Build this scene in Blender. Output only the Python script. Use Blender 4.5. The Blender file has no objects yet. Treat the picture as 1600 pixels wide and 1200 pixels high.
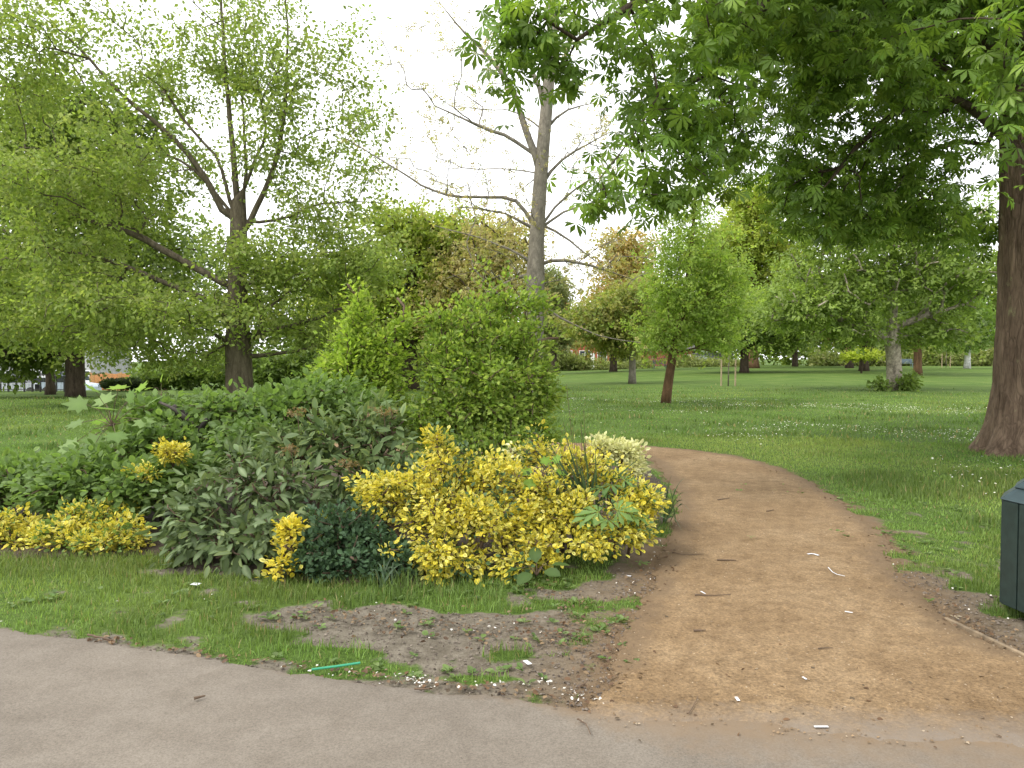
import bpy, math, random
import numpy as np
from mathutils import Matrix, Vector

# ---------------------------------------------------------------- camera, sky, sun, exposure
F, CX, CY, CAMZ = 1200.0, 800.0, 600.0, 1.55          # focal length in photo pixels (1600 wide)
PITCH = math.atan(40 / F)
sc = bpy.context.scene
cam_d = bpy.data.cameras.new("camera"); cam = bpy.data.objects.new("camera", cam_d)
sc.collection.objects.link(cam); sc.camera = cam
cam_d.sensor_width = 36; cam_d.lens = 36 * F / 1600; cam_d.clip_start = .05; cam_d.clip_end = 3000
cam.location = (0, 0, CAMZ); cam.rotation_euler = (math.pi / 2 - PITCH, 0, 0)

SUN_EL, SUN_AZ = math.radians(52), math.radians(-118)   # azimuth from +Y towards +X: behind the camera, to the left
world = bpy.data.worlds.new("World"); sc.world = world; world.use_nodes = True
wn, wl = world.node_tree.nodes, world.node_tree.links
bg = wn["Background"]
sky = wn.new("ShaderNodeTexSky"); sky.sky_type = 'NISHITA'; sky.sun_disc = False
sky.sun_elevation = SUN_EL; sky.sun_rotation = SUN_AZ; sky.dust_density = 4; sky.air_density = 1
mixw = wn.new("ShaderNodeMix"); mixw.data_type = 'RGBA'
mixw.inputs[0].default_value = .86                        # bright even high cloud over the blue
mixw.inputs[7].default_value = (14.0, 14.05, 14.2, 1)
wl.new(sky.outputs[0], mixw.inputs[6]); wl.new(mixw.outputs[2], bg.inputs[0])
bg.inputs[1].default_value = .1

sun_d = bpy.data.lights.new("sun", 'SUN'); sun = bpy.data.objects.new("sun", sun_d)
sc.collection.objects.link(sun); sun_d.energy = 1.5; sun_d.angle = math.radians(14); sun_d.color = (1, .95, .86)
sdir = Vector((math.sin(SUN_AZ) * math.cos(SUN_EL), math.cos(SUN_AZ) * math.cos(SUN_EL), math.sin(SUN_EL)))
sun.rotation_euler = sdir.to_track_quat('Z', 'Y').to_euler()
vs = sc.view_settings
vs.view_transform = 'Standard'; vs.look = 'None'; vs.exposure = .86; vs.gamma = 1; vs.use_curve_mapping = False
sc.cycles.max_bounces = 6; sc.cycles.diffuse_bounces = 3; sc.cycles.transmission_bounces = 4; sc.cycles.use_denoising = True

rng = np.random.default_rng(11); random.seed(5)
TAU = 2 * math.pi

# ---------------------------------------------------------------- numbers: noise, terrain, pixels to places
_tab = np.random.default_rng(3).random((256, 256))
def vnoise(x, y):
    x = np.asarray(x, float); y = np.asarray(y, float)
    xi = np.floor(x).astype(int); yi = np.floor(y).astype(int); fx = x - xi; fy = y - yi
    fx = fx * fx * (3 - 2 * fx); fy = fy * fy * (3 - 2 * fy); g = lambda a, b: _tab[a & 255, b & 255]
    return (g(xi, yi) * (1 - fx) + g(xi + 1, yi) * fx) * (1 - fy) + (g(xi, yi + 1) * (1 - fx) + g(xi + 1, yi + 1) * fx) * fy
def fbm(x, y, o=4):
    s = 0; a = .5; t = 0
    for k in range(o):
        s = s + a * vnoise(x * 2 ** k + 17 * k, y * 2 ** k + 31 * k); t += a; a *= .55
    return s / t
def ss(a, b, x):
    t = np.clip((np.asarray(x, float) - a) / (b - a), 0, 1); return t * t * (3 - 2 * t)
def hgt(x, y):
    x = np.asarray(x, float); y = np.asarray(y, float)
    z = .55 * ss(30, 75, y) * ss(0, 25, x)
    z = z - .45 * ss(25, 45, y) * ss(-4, -20, x) - 1.6 * ss(48, 62, y) * ss(-8, -25, x)
    z = z + .12 * np.exp(-(((x + 1.2) / 2.6) ** 2 + ((y - 8) / 1.8) ** 2))
    return z + .12 * (fbm(x * .11 + 5, y * .11, 2) - .5) * ss(8, 25, np.hypot(x, y))
def ray(px, py):
    u, v = (px - CX) / F, (CY - py) / F; c, s = math.cos(PITCH), math.sin(PITCH)
    return np.array([u, c + v * s, -s + v * c])
def at(px, py, Y):
    d = ray(px, py); return np.array([0, 0, CAMZ]) + d * (Y / d[1])
def ground(px, py):
    d = ray(px, py); t = (0 - CAMZ) / d[2]
    for _ in range(40):
        p = d * t; t = t * .5 + .5 * (float(hgt(p[0], p[1])) - CAMZ) / d[2]
    p = d * t; return np.array([p[0], p[1], float(hgt(p[0], p[1]))])
def foot(px, Y):
    x = (px - CX) / F * Y / 1.0; return np.array([x, Y, float(hgt(x, Y))])
def project(P):
    q = P - np.array([0, 0, CAMZ]); c, s = math.cos(PITCH), math.sin(PITCH)
    dep = q[:, 1] * c - q[:, 2] * s; up = q[:, 1] * s + q[:, 2] * c
    return CX + F * q[:, 0] / dep, CY - F * up / dep, dep

# ---------------------------------------------------------------- meshes and objects
COL = sc.collection
def mesh_np(name, V, faces, mat=None, col=None, smooth=False, attrs=None):
    me = bpy.data.meshes.new(name); V = np.ascontiguousarray(V, dtype=np.float32).reshape(-1, 3)
    if not isinstance(faces, (list, tuple)): faces = [faces]
    faces = [np.asarray(f, dtype=np.int32) for f in faces if len(f)]
    me.vertices.add(len(V)); me.vertices.foreach_set("co", V.ravel())
    loops = np.concatenate([f.ravel() for f in faces]); tot = np.concatenate([np.full(len(f), f.shape[1], np.int32) for f in faces])
    st = np.concatenate([[0], np.cumsum(tot)[:-1]]).astype(np.int32)
    me.loops.add(len(loops)); me.loops.foreach_set("vertex_index", loops)
    me.polygons.add(len(tot)); me.polygons.foreach_set("loop_start", st); me.polygons.foreach_set("loop_total", tot)
    me.polygons.foreach_set("use_smooth", np.full(len(tot), bool(smooth)))
    if col is not None:
        a = me.color_attributes.new("Col", 'FLOAT_COLOR', 'POINT'); c4 = np.ones((len(V), 4), np.float32); c4[:, :3] = col
        a.data.foreach_set("color", c4.ravel())
    for k, v in (attrs or {}).items():
        a = me.attributes.new(k, 'FLOAT', 'POINT'); a.data.foreach_set("value", np.asarray(v, np.float32))
    me.update(); me.validate()
    if mat: me.materials.append(mat)
    return me
def tag(o, label=None, cat=None, group=None, kind=None):
    if label: o["label"] = label
    if cat: o["category"] = cat
    if group: o["group"] = group
    if kind: o["kind"] = kind
    return o
def link(name, me, parent=None):
    o = bpy.data.objects.new(name, me); COL.objects.link(o)
    if parent: o.parent = parent
    return o
def thing(name, base, label, cat, group=None):
    o = link(name, None); o.location = base; o.empty_display_size = .2
    return tag(o, label, cat, group)
def wpart(name, V, faces, mat, root, **k):
    """a part built from world coordinates"""
    p = root; off = np.zeros(3)
    while p: off = off + np.array(p.location); p = p.parent
    return link(name, mesh_np(name, np.asarray(V) - off, faces, mat, **k), root)

class MB:
    """collects shapes for one mesh"""
    def __init__(s): s.v = []; s.f3 = []; s.f4 = []; s.n = 0
    def add(s, V, q=(), t=()):
        s.v.append(np.asarray(V, float)); s.f4 += [tuple(i + s.n for i in f) for f in q]; s.f3 += [tuple(i + s.n for i in f) for f in t]; s.n += len(V)
        return s
    def box(s, lo, hi, rz=0, org=(0, 0, 0), bev=0):
        (a, b, c), (d, e, f) = lo, hi; k = bev
        if k:
            V = []
            for z, i in ((c, k), (c + k, 0), (f - k, 0), (f, k)):
                V += [(a + i, b + i, z), (d - i, b + i, z), (d - i, e - i, z), (a + i, e - i, z)]
            q = [(3, 2, 1, 0), (12, 13, 14, 15)] + [(4 * r + j, 4 * r + (j + 1) % 4, 4 * r + 4 + (j + 1) % 4, 4 * r + 4 + j) for r in range(3) for j in range(4)]
        else:
            V = [(a, b, c), (d, b, c), (d, e, c), (a, e, c), (a, b, f), (d, b, f), (d, e, f), (a, e, f)]
            q = [(3, 2, 1, 0), (4, 5, 6, 7), (0, 1, 5, 4), (1, 2, 6, 5), (2, 3, 7, 6), (3, 0, 4, 7)]
        V = np.array(V, float); cs, sn = math.cos(rz), math.sin(rz)
        V = np.c_[V[:, 0] * cs - V[:, 1] * sn, V[:, 0] * sn + V[:, 1] * cs, V[:, 2]] + np.array(org)
        return s.add(V, q)
    def tube(s, P, R, k=6, cap=True):
        P = np.asarray(P, float); R = np.asarray(R, float)
        if len(R) != len(P): R = np.interp(np.linspace(0, 1, len(P)), np.linspace(0, 1, len(R)), R)
        V, Q = tube(P, R, k); n = len(V)
        s.add(V, Q)
        if cap:
            b = s.n - n; s.f3 += [(b, b + i + 1, b + i) for i in range(1, k - 1)]
            e = s.n - k; s.f3 += [(e, e + i, e + i + 1) for i in range(1, k - 1)]
        return s
    def build(s, name, mat, root=None, **k):
        fs = [np.array(f) for f in (s.f3, s.f4) if f]
        V = np.concatenate(s.v)
        return wpart(name, V, fs, mat, root, **k) if root else link(name, mesh_np(name, V, fs, mat, **k))

def tube(P, R, k):
    n = len(P); T = np.gradient(P, axis=0); T /= np.linalg.norm(T, axis=1)[:, None] + 1e-9
    m = T.mean(0); ref = np.array([1., 0, 0]) if abs(m[0]) < .7 * np.linalg.norm(m) + 1e-9 else np.array([0, 1., 0])
    A = ref - (T @ ref)[:, None] * T; A /= np.linalg.norm(A, axis=1)[:, None] + 1e-9; B = np.cross(T, A)
    th = np.arange(k) * TAU / k
    V = P[:, None] + R[:, None, None] * (np.cos(th)[None, :, None] * A[:, None] + np.sin(th)[None, :, None] * B[:, None])
    i = np.arange(n - 1)[:, None] * k + np.arange(k)[None]; j = np.arange(n - 1)[:, None] * k + (np.arange(k)[None] + 1) % k
    return V.reshape(-1, 3), np.stack([i, j, j + k, i + k], -1).reshape(-1, 4)

# ---------------------------------------------------------------- materials
def newmat(name):
    m = bpy.data.materials.new(name); m.use_nodes = True; nt = m.node_tree
    return m, nt, nt.nodes["Principled BSDF"]
def N(nt, t, **k):
    n = nt.nodes.new(t)
    for a, v in k.items(): setattr(n, a, v)
    return n
def noise(nt, scale, detail=4, vec=None, rough=.55):
    n = N(nt, "ShaderNodeTexNoise"); n.inputs["Scale"].default_value = scale; n.inputs["Detail"].default_value = detail; n.inputs["Roughness"].default_value = rough
    if vec: nt.links.new(vec, n.inputs["Vector"])
    return n.outputs[0]
def ramp(nt, fac, stops):
    r = N(nt, "ShaderNodeValToRGB"); nt.links.new(fac, r.inputs[0]); e = r.color_ramp.elements
    while len(e) < len(stops): e.new(.5)
    for el, (p, c) in zip(e, stops): el.position = p; el.color = (*c, 1) if len(c) == 3 else c
    return r.outputs[0]
def mixc(nt, fac, a, b, mode='MIX'):
    m = N(nt, "ShaderNodeMix", data_type='RGBA', blend_type=mode)
    for v, i in ((fac, 0), (a, 6), (b, 7)):
        if hasattr(v, "is_linked"): nt.links.new(v, m.inputs[i])
        else: m.inputs[i].default_value = v if i == 0 else (*v, 1)
    return m.outputs[2]
def mth(nt, op, a, b=0, c=None):
    m = N(nt, "ShaderNodeMath", operation=op)
    for i, v in enumerate((a, b) if c is None else (a, b, c)):
        if hasattr(v, "is_linked"): nt.links.new(v, m.inputs[i])
        else: m.inputs[i].default_value = v
    return m.outputs[0]
def bump(nt, bs, h, s, d=.02):
    b = N(nt, "ShaderNodeBump"); b.inputs["Strength"].default_value = s; b.inputs["Distance"].default_value = d
    nt.links.new(h, b.inputs["Height"]); nt.links.new(b.outputs[0], bs.inputs["Normal"])
def objco(nt, scale=(1, 1, 1)):
    t = N(nt, "ShaderNodeTexCoord"); m = N(nt, "ShaderNodeMapping"); m.inputs["Scale"].default_value = scale
    nt.links.new(t.outputs["Object"], m.inputs[0]); return m.outputs[0]
def flat(name, c, rough=.7, var=.25, sc_=14, metal=0, bmp=.15):
    m, nt, b = newmat(name); v = objco(nt); n = noise(nt, sc_, 5, v)
    c = np.array(c); nt.links.new(ramp(nt, n, [(.3, tuple(c * (1 - var))), (.7, tuple(np.minimum(c * (1 + var), 1)))]), b.inputs["Base Color"])
    b.inputs["Roughness"].default_value = rough; b.inputs["Metallic"].default_value = metal
    bump(nt, b, n, bmp, .01); return m
def leafmat(name, rough=.5, trans=.45, warm=(1.35, 1.4, .8), spec=.3):
    m, nt, b = newmat(name); a = N(nt, "ShaderNodeAttribute", attribute_name="Col")
    nt.links.new(a.outputs[0], b.inputs["Base Color"]); b.inputs["Roughness"].default_value = rough
    b.inputs["Specular IOR Level"].default_value = spec
    t = N(nt, "ShaderNodeBsdfTranslucent"); nt.links.new(mixc(nt, 1., a.outputs[0], warm, 'MULTIPLY'), t.inputs[0])
    mx = N(nt, "ShaderNodeMixShader"); mx.inputs[0].default_value = trans
    nt.links.new(b.outputs[0], mx.inputs[1]); nt.links.new(t.outputs[0], mx.inputs[2])
    nt.links.new(mx.outputs[0], nt.nodes["Material Output"].inputs[0]); return m
def N_col(nt, s, v):
    n = N(nt, 'ShaderNodeTexNoise'); n.inputs['Scale'].default_value = s; n.inputs['Detail'].default_value = 6; nt.links.new(v, n.inputs['Vector']); return n.outputs[1]
def barkmat(name, c1, c2, lichen=None, scale=9, stretch=.22, bmp=.6, lich_amt=.58):
    m, nt, b = newmat(name); v = objco(nt, (1, 1, stretch)); v2 = objco(nt)
    n = noise(nt, scale, 8, v, .65); vo = N(nt, "ShaderNodeTexVoronoi", feature='DISTANCE_TO_EDGE'); vo.inputs["Scale"].default_value = scale * 2.2
    nt.links.new(mixc(nt, .22, v, N_col(nt, scale * .8, v)), vo.inputs[0])
    c = ramp(nt, n, [(.28, c1), (.5, tuple((np.array(c1) + np.array(c2)) / 2)), (.72, c2)])
    crack = ramp(nt, vo.outputs[0], [(0, (.45, .45, .45)), (.12, (1, 1, 1))])
    c = mixc(nt, .45, c, crack, 'MULTIPLY')
    if lichen:
        l = ramp(nt, noise(nt, scale * .35, 6, objco(nt, (1, 1, .5)), .7), [(lich_amt, (0, 0, 0)), (lich_amt + .09, (1, 1, 1))])
        c = mixc(nt, mth(nt, 'MULTIPLY', l, .75), c, lichen)
    nt.links.new(c, b.inputs["Base Color"]); b.inputs["Roughness"].default_value = .9; b.inputs["Specular IOR Level"].default_value = .15
    bump(nt, b, mth(nt, 'ADD', n, mth(nt, 'MULTIPLY', ramp(nt, vo.outputs[0], [(0, (0, 0, 0)), (.2, (1, 1, 1))]), .5)), bmp, .03); return m

M = {}
M['leaf'] = leafmat("leaf"); M['leaf_gloss'] = leafmat("leaf_gloss", .5, .3, (1.2, 1.2, .8), spec=.22); M['leaf_thin'] = leafmat("leaf_thin", .55, .52)
M['leaf_chest'] = leafmat("leaf_chestnut", .45, .46, (1.4, 1.4, .7))
M['grass'] = leafmat("grass_blade", .55, .42); M['petal'] = leafmat("petal", .6, .25, (1, 1, 1))
M['bark'] = barkmat("bark_brown", (.035, .026, .018), (.13, .1, .07))
M['bark_olive'] = barkmat("bark_olive", (.06, .048, .032), (.19, .16, .11))
M['bark_grey'] = barkmat("bark_grey", (.13, .115, .095), (.3, .27, .22), scale=6, stretch=.5, bmp=.35)
M['bark_chest'] = barkmat("bark_chestnut", (.07, .046, .031), (.24, .172, .118), (.3, .29, .15), scale=7, stretch=.2, bmp=.9, lich_amt=.6)
M['bark_birch'] = barkmat("bark_birch", (.05, .04, .03), (.62, .54, .43), scale=5, stretch=.8, bmp=.5)
M['bark_white'] = barkmat("bark_white", (.35, .34, .33), (.85, .85, .83), scale=3, stretch=1.8, bmp=.2)
M['bark_red'] = barkmat("bark_russet", (.06, .035, .02), (.2, .12, .065))
M['twig'] = flat("twig", (.1, .065, .04), .85); M['dead'] = flat("dead_wood", (.035, .028, .024), .9, .5)
M['stake'] = flat("stake_timber", (.34, .27, .17), .85)

# lawn
m, nt, b = newmat("lawn"); M['lawn'] = m
v = N(nt, "ShaderNodeTexCoord").outputs["Object"]
g1 = ramp(nt, noise(nt, .55, 5, v), [(.3, (.066, .118, .024)), (.55, (.094, .15, .034)), (.75, (.128, .172, .048))])
g2 = ramp(nt, noise(nt, 26, 5, v, .7), [(.3, (.5, .55, .5)), (.7, (1.25, 1.2, 1.1))])
gc = mixc(nt, 1., g1, g2, 'MULTIPLY')
so = ramp(nt, noise(nt, 9, 8, v, .7), [(.3, (.08, .068, .05)), (.5, (.158, .138, .106)), (.72, (.238, .212, .168))])
sa = N(nt, "ShaderNodeAttribute", attribute_name="sandy").outputs["Fac"]
so = mixc(nt, sa, so, (.18, .12, .068))
ba = N(nt, "ShaderNodeAttribute", attribute_name="bare").outputs["Fac"]
fac = ramp(nt, mth(nt, 'ADD', ba, mth(nt, 'MULTIPLY', mth(nt, 'SUBTRACT', noise(nt, 22, 6, v, .7), .5), .9)), [(.38, (0, 0, 0)), (.62, (1, 1, 1))])
nt.links.new(mixc(nt, fac, gc, so), b.inputs["Base Color"]); b.inputs["Roughness"].default_value = .95; b.inputs["Specular IOR Level"].default_value = .1
bump(nt, b, noise(nt, 40, 6, v, .75), .7, .03)
# soil of the bed
m, nt, b = newmat("bed_soil"); M['soil'] = m; v = N(nt, "ShaderNodeTexCoord").outputs["Object"]
nt.links.new(ramp(nt, noise(nt, 14, 8, v, .7), [(.3, (.045, .03, .02)), (.6, (.1, .07, .048)), (.8, (.17, .13, .09))]), b.inputs["Base Color"])
b.inputs["Roughness"].default_value = 1; bump(nt, b, noise(nt, 30, 8, v, .8), 1., .04)
# sandy path
m, nt, b = newmat("sandy_path"); M['sand'] = m; v = N(nt, "ShaderNodeTexCoord").outputs["Object"]
c = ramp(nt, noise(nt, 1.1, 6, v, .6), [(.3, (.16, .107, .058)), (.5, (.203, .14, .079)), (.72, (.245, .177, .106))])
c = mixc(nt, 1., c, ramp(nt, noise(nt, 60, 8, v, .85), [(.3, (.3, .26, .22)), (.48, (1, 1, 1)), (.68, (1.9, 1.85, 1.7))]), 'MULTIPLY')
c = mixc(nt, 1., c, ramp(nt, noise(nt, 9, 8, v, .75), [(.32, (.68, .65, .62)), (.6, (1.1, 1.1, 1.1))]), 'MULTIPLY')
ed = N(nt, "ShaderNodeAttribute", attribute_name="edge").outputs["Fac"]
c = mixc(nt, mth(nt, 'MULTIPLY', ramp(nt, mth(nt, 'ADD', ed, mth(nt, 'MULTIPLY', mth(nt, 'SUBTRACT', noise(nt, 7, 6, v, .7), .5), .9)), [(.35, (0, 0, 0)), (.8, (1, 1, 1))]), .7), c, (.14, .098, .06))
ad = N(nt, "ShaderNodeAttribute", attribute_name="dust").outputs["Fac"]
c = mixc(nt, ramp(nt, mth(nt, 'ADD', ad, mth(nt, 'MULTIPLY', mth(nt, 'SUBTRACT', noise(nt, 13, 6, v, .7), .5), .8)), [(.2, (0, 0, 0)), (.85, (1, 1, 1))]), c, (.2, .165, .13))
nt.links.new(c, b.inputs["Base Color"]); b.inputs["Roughness"].default_value = .95; b.inputs["Specular IOR Level"].default_value = .15
bump(nt, b, mth(nt, 'ADD', noise(nt, 70, 6, v, .8), mth(nt, 'MULTIPLY', noise(nt, 9, 4, v), 1.2)), .65, .012)
# asphalt
m, nt, b = newmat("asphalt"); M['asphalt'] = m; v = N(nt, "ShaderNodeTexCoord").outputs["Object"]
c = ramp(nt, noise(nt, .9, 6, v, .6), [(.3, (.141, .122, .1)), (.7, (.183, .16, .131))])
c = mixc(nt, 1., c, ramp(nt, noise(nt, 110, 7, v, .85), [(.3, (.5, .48, .46)), (.5, (1, 1, 1)), (.7, (1.45, 1.44, 1.42))]), 'MULTIPLY')
c = mixc(nt, 1., c, ramp(nt, noise(nt, 5, 7, v, .75), [(.3, (.84, .82, .8)), (.62, (1.05, 1.05, 1.05))]), 'MULTIPLY')
ad = N(nt, "ShaderNodeAttribute", attribute_name="dust").outputs["Fac"]
c = mixc(nt, ramp(nt, mth(nt, 'ADD', ad, mth(nt, 'MULTIPLY', mth(nt, 'SUBTRACT', noise(nt, 8, 7, v, .75), .5), .9)), [(.3, (0, 0, 0)), (.95, (1, 1, 1))]), c, (.18, .128, .08))
nt.links.new(c, b.inputs["Base Color"]); b.inputs["Roughness"].default_value = .9; b.inputs["Specular IOR Level"].default_value = .25
bump(nt, b, noise(nt, 160, 5, v, .8), .35, .006)

# ---------------------------------------------------------------- the setting: lawn, paths, bed
def poly_sdf(poly, X, Y):
    poly = np.asarray(poly); d = np.full(X.shape, 1e9); ins = np.zeros(X.shape, bool); n = len(poly)
    for i in range(n):
        a, b2 = poly[i], poly[(i + 1) % n]; e = b2 - a; L = e @ e + 1e-12
        t = np.clip(((X - a[0]) * e[0] + (Y - a[1]) * e[1]) / L, 0, 1)
        d = np.minimum(d, np.hypot(X - a[0] - t * e[0], Y - a[1] - t * e[1]))
        c = (a[1] > Y) != (b2[1] > Y)
        with np.errstate(divide='ignore', invalid='ignore'):
            ins ^= c & (X < (b2[0] - a[0]) * (Y - a[1]) / (b2[1] - a[1] + 1e-12) + a[0])
    return np.where(ins, -d, d)
def smooth_poly(P, it=2):
    P = np.asarray(P)
    for _ in range(it):
        Q = np.roll(P, -1, 0); P = np.stack([.75 * P + .25 * Q, .25 * P + .75 * Q], 1).reshape(-1, 2)
    return P
g2d = lambda l: [ground(*p)[:2] for p in l]
asph_edge = [(-12, 7.3), (-7, 5.7)] + g2d([(0, 983), (150, 1003), (300, 1027), (450, 1050), (600, 1072), (750, 1088), (900, 1108), (1050, 1118), (1250, 1128), (1450, 1138), (1600, 1146)]) + [(6, 2.75), (12, 2.2)]
ASPH = np.array(asph_edge + [(12, -9), (-12, -9)])
SAND = smooth_poly(np.array(g2d([(905, 1111), (945, 1050), (975, 985), (1000, 930), (1022, 890), (1050, 845), (1068, 805), (1058, 768), (1036, 735), (1012, 712)]) + [(1.2, 12.2), (-1.5, 12.6), (-4, 12.4), (-4, 14), (-1.5, 14.4), (1.4, 14.0)]
        + g2d([(1065, 701), (1140, 711), (1215, 732), (1290, 766), (1345, 803), (1382, 850), (1400, 890), (1440, 930), (1485, 978), (1600, 1040)]) + [(4.6, 3.25), (4.4, 2.7), (3.0, 2.9)]
        + g2d([(1500, 1160), (1300, 1148), (1100, 1138), (960, 1128)])), 2)
BED = smooth_poly(np.array([(-9, 7.0)] + g2d([(-120, 880), (0, 868), (110, 872), (240, 862), (300, 888), (400, 898), (480, 908), (600, 916), (690, 914), (800, 893), (900, 868), (980, 848), (1040, 815), (1046, 772), (1010, 725)]) + [(1.4, 10.8), (-2, 11.2), (-6, 10.5), (-9, 9)]), 2)

def s_asph(x, y): return poly_sdf(ASPH, x, y) + .10 * (fbm(x * 3, y * 3) - .5) + .05 * (fbm(x * 17, y * 17, 3) - .5)
def s_sand(x, y): return poly_sdf(SAND, x, y) + .22 * (fbm(x * 2.2 + 9, y * 2.2) - .5) + .10 * (fbm(x * 13, y * 13, 3) - .5)
def s_bed(x, y): return poly_sdf(BED, x, y) + .25 * (fbm(x * 3 + 4, y * 3) - .5)
def sheet(name, fn, xs, ys, dz, mat, attrf=None):
    X, Y = np.meshgrid(xs, ys); S = fn(X, Y); cells = np.zeros((len(ys) - 1, len(xs) - 1), bool); ins = S < 0
    cells = ins[:-1, :-1] | ins[1:, :-1] | ins[:-1, 1:] | ins[1:, 1:]
    e = .01; gx = (fn(X + e, Y) - fn(X - e, Y)) / (2 * e); gy = (fn(X, Y + e) - fn(X, Y - e)) / (2 * e); gl = gx * gx + gy * gy + .3
    mv = np.where(ins, 0, np.clip(S, 0, .12)); X2 = X - mv * gx / gl; Y2 = Y - mv * gy / gl
    Z = hgt(X2, Y2) + dz * np.where(ins, np.clip(-S / .03, .15, 1), .15)
    idx = np.arange(X.size).reshape(X.shape); q = np.stack([idx[:-1, :-1], idx[:-1, 1:], idx[1:, 1:], idx[1:, :-1]], -1)[cells]
    used, inv = np.unique(q, return_inverse=True)
    V = np.c_[X2.ravel(), Y2.ravel(), Z.ravel()][used]
    at_ = attrf(V[:, 0], V[:, 1]) if attrf else None
    return tag(link(name, mesh_np(name, V, inv.reshape(-1, 4), mat, smooth=True, attrs=at_)), kind="structure")
def axis(*seg):
    out = []
    for a, b2, st in seg: out += list(np.arange(a, b2, st))
    return np.array(out + [seg[-1][1]])
sheet("asphalt_path", s_asph, axis((-12, -4, .3), (-4, 4, .04), (4, 12, .3)), axis((-9, 2.3, .4), (2.3, 6, .04), (6, 8, .1)), .012, M['asphalt'],
      lambda x, y: {"dust": np.clip(1 - (-s_asph(x, y)) / (.12 + .55 * ss(-.2, 1.0, x)), 0, 1) * (.35 + .65 * ss(-.6, .8, x))})
sheet("sandy_path", s_sand, axis((-5, -.5, .1), (-.5, 5, .045)), axis((2.5, 7, .045), (7, 15, .08)), .020, M['sand'],
      lambda x, y: {"dust": np.clip(1 - (y - 3.05 + .06 * x) / .5, 0, 1), "edge": np.clip(1 - (-s_sand(x, y)) / .35, 0, 1) * ss(3.4, 3.8, y)})
sheet("planting_bed", s_bed, axis((-9, 2.5, .08)), axis((4.5, 12, .08)), .018, M['soil'])

PATCH = [((560, 968), .62, .26, 1.2), ((690, 1000), .7, .34, 1.2), ((450, 968), .3, .12, .9), ((800, 985), .45, .3, 1.0), ((620, 1010), .5, .18, 1.),
         ((870, 1055), .45, .22, .9), ((900, 930), .4, .35, .6), ((960, 900), .35, .4, .7), ((1500, 930), .42, .38, 1.), ((1530, 975), .35, .16, 1.1), ((1600, 1000), .5, .25, 1.1), ((1440, 905), .2, .2, .6),
         ((330, 893), .7, .1, .8), ((1000, 862), .25, .25, .8)]
PATCH = [(ground(*p)[:2], a, b2, s) for p, a, b2, s in PATCH]
TUFT = [((500, 1018), .38, .07), ((560, 1020), .28, .09), ((800, 1000), .25, .08), ((700, 945), .25, .08), ((850, 900), .5, .16), ((660, 935), .25, .05), ((790, 955), .2, .05), ((760, 1062), .2, .05), ((1500, 918), .16, .16), ((560, 1000), .1, .06), ((790, 1020), .12, .06)]
TUFT = [(ground(*p)[:2], a, b2) for p, a, b2 in TUFT]
def bare(x, y):
    v = .16 + .25 * (fbm(x * 1.3, y * 1.3) - .5)
    for c, a, b2, s in PATCH: v = v + s * .82 * np.exp(-(((x - c[0]) / a) ** 2 + ((y - c[1]) / b2) ** 2) ** 1.5)
    for c, a, b2 in TUFT: v = v - 1.0 * np.exp(-(((x - c[0]) / a) ** 2 + ((y - c[1]) / b2) ** 2))
    v = v + .5 * np.exp(-np.clip(s_sand(x, y), 0, 9) / .14) + .45 * np.exp(-np.clip(s_asph(x, y), 0, 9) / .06)
    v = v + 1.5 * (fbm(x * 5, y * 5, 3) - .5) * (1 - ss(6, 14, np.hypot(x, y)))
    return np.clip(v, 0, 1)
def lawn_mesh():
    r = np.concatenate([[.6, 1.5, 2.2], np.geomspace(2.8, 16, 210), np.geomspace(16.6, 900, 70)])
    a = np.concatenate([np.linspace(-math.pi, -.85, 30)[:-1], np.linspace(-.9, .95, 238), np.linspace(.85, math.pi, 30)[1:-1]])
    Rr, A = np.meshgrid(r, a, indexing='ij'); X = Rr * np.sin(A); Y = Rr * np.cos(A); n = len(a)
    D = np.minimum(np.minimum(s_asph(X, Y), s_sand(X, Y)), s_bed(X, Y))
    Z = hgt(X, Y) - .06 * ss(.0, .12, -D) + .02 * (fbm(X * 5, Y * 5, 3) - .5) * ss(.05, .3, D) * (1 - ss(10, 20, Rr))
    i = np.arange(len(r) - 1)[:, None] * n + np.arange(n)[None]; j = np.arange(len(r) - 1)[:, None] * n + (np.arange(n)[None] + 1) % n
    q = np.stack([i, j, j + n, i + n], -1).reshape(-1, 4)[:, ::-1]
    V = np.c_[X.ravel(), Y.ravel(), Z.ravel()]; x, y = V[:, 0], V[:, 1]
    V = np.r_[V, [[0, 0, -.06]]]; t = np.stack([np.arange(n), (np.arange(n) + 1) % n, np.full(n, len(V) - 1)], -1)
    z0 = lambda f: np.r_[f, 0]
    sandy = z0(np.clip(np.exp(-np.clip(s_sand(x, y), 0, 9) / .25), 0, 1))
    tag(link("lawn", mesh_np("lawn", V, [q, t], M['lawn'], smooth=True, attrs={"bare": z0(bare(x, y)), "sandy": sandy})), kind="structure")
lawn_mesh()

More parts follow.
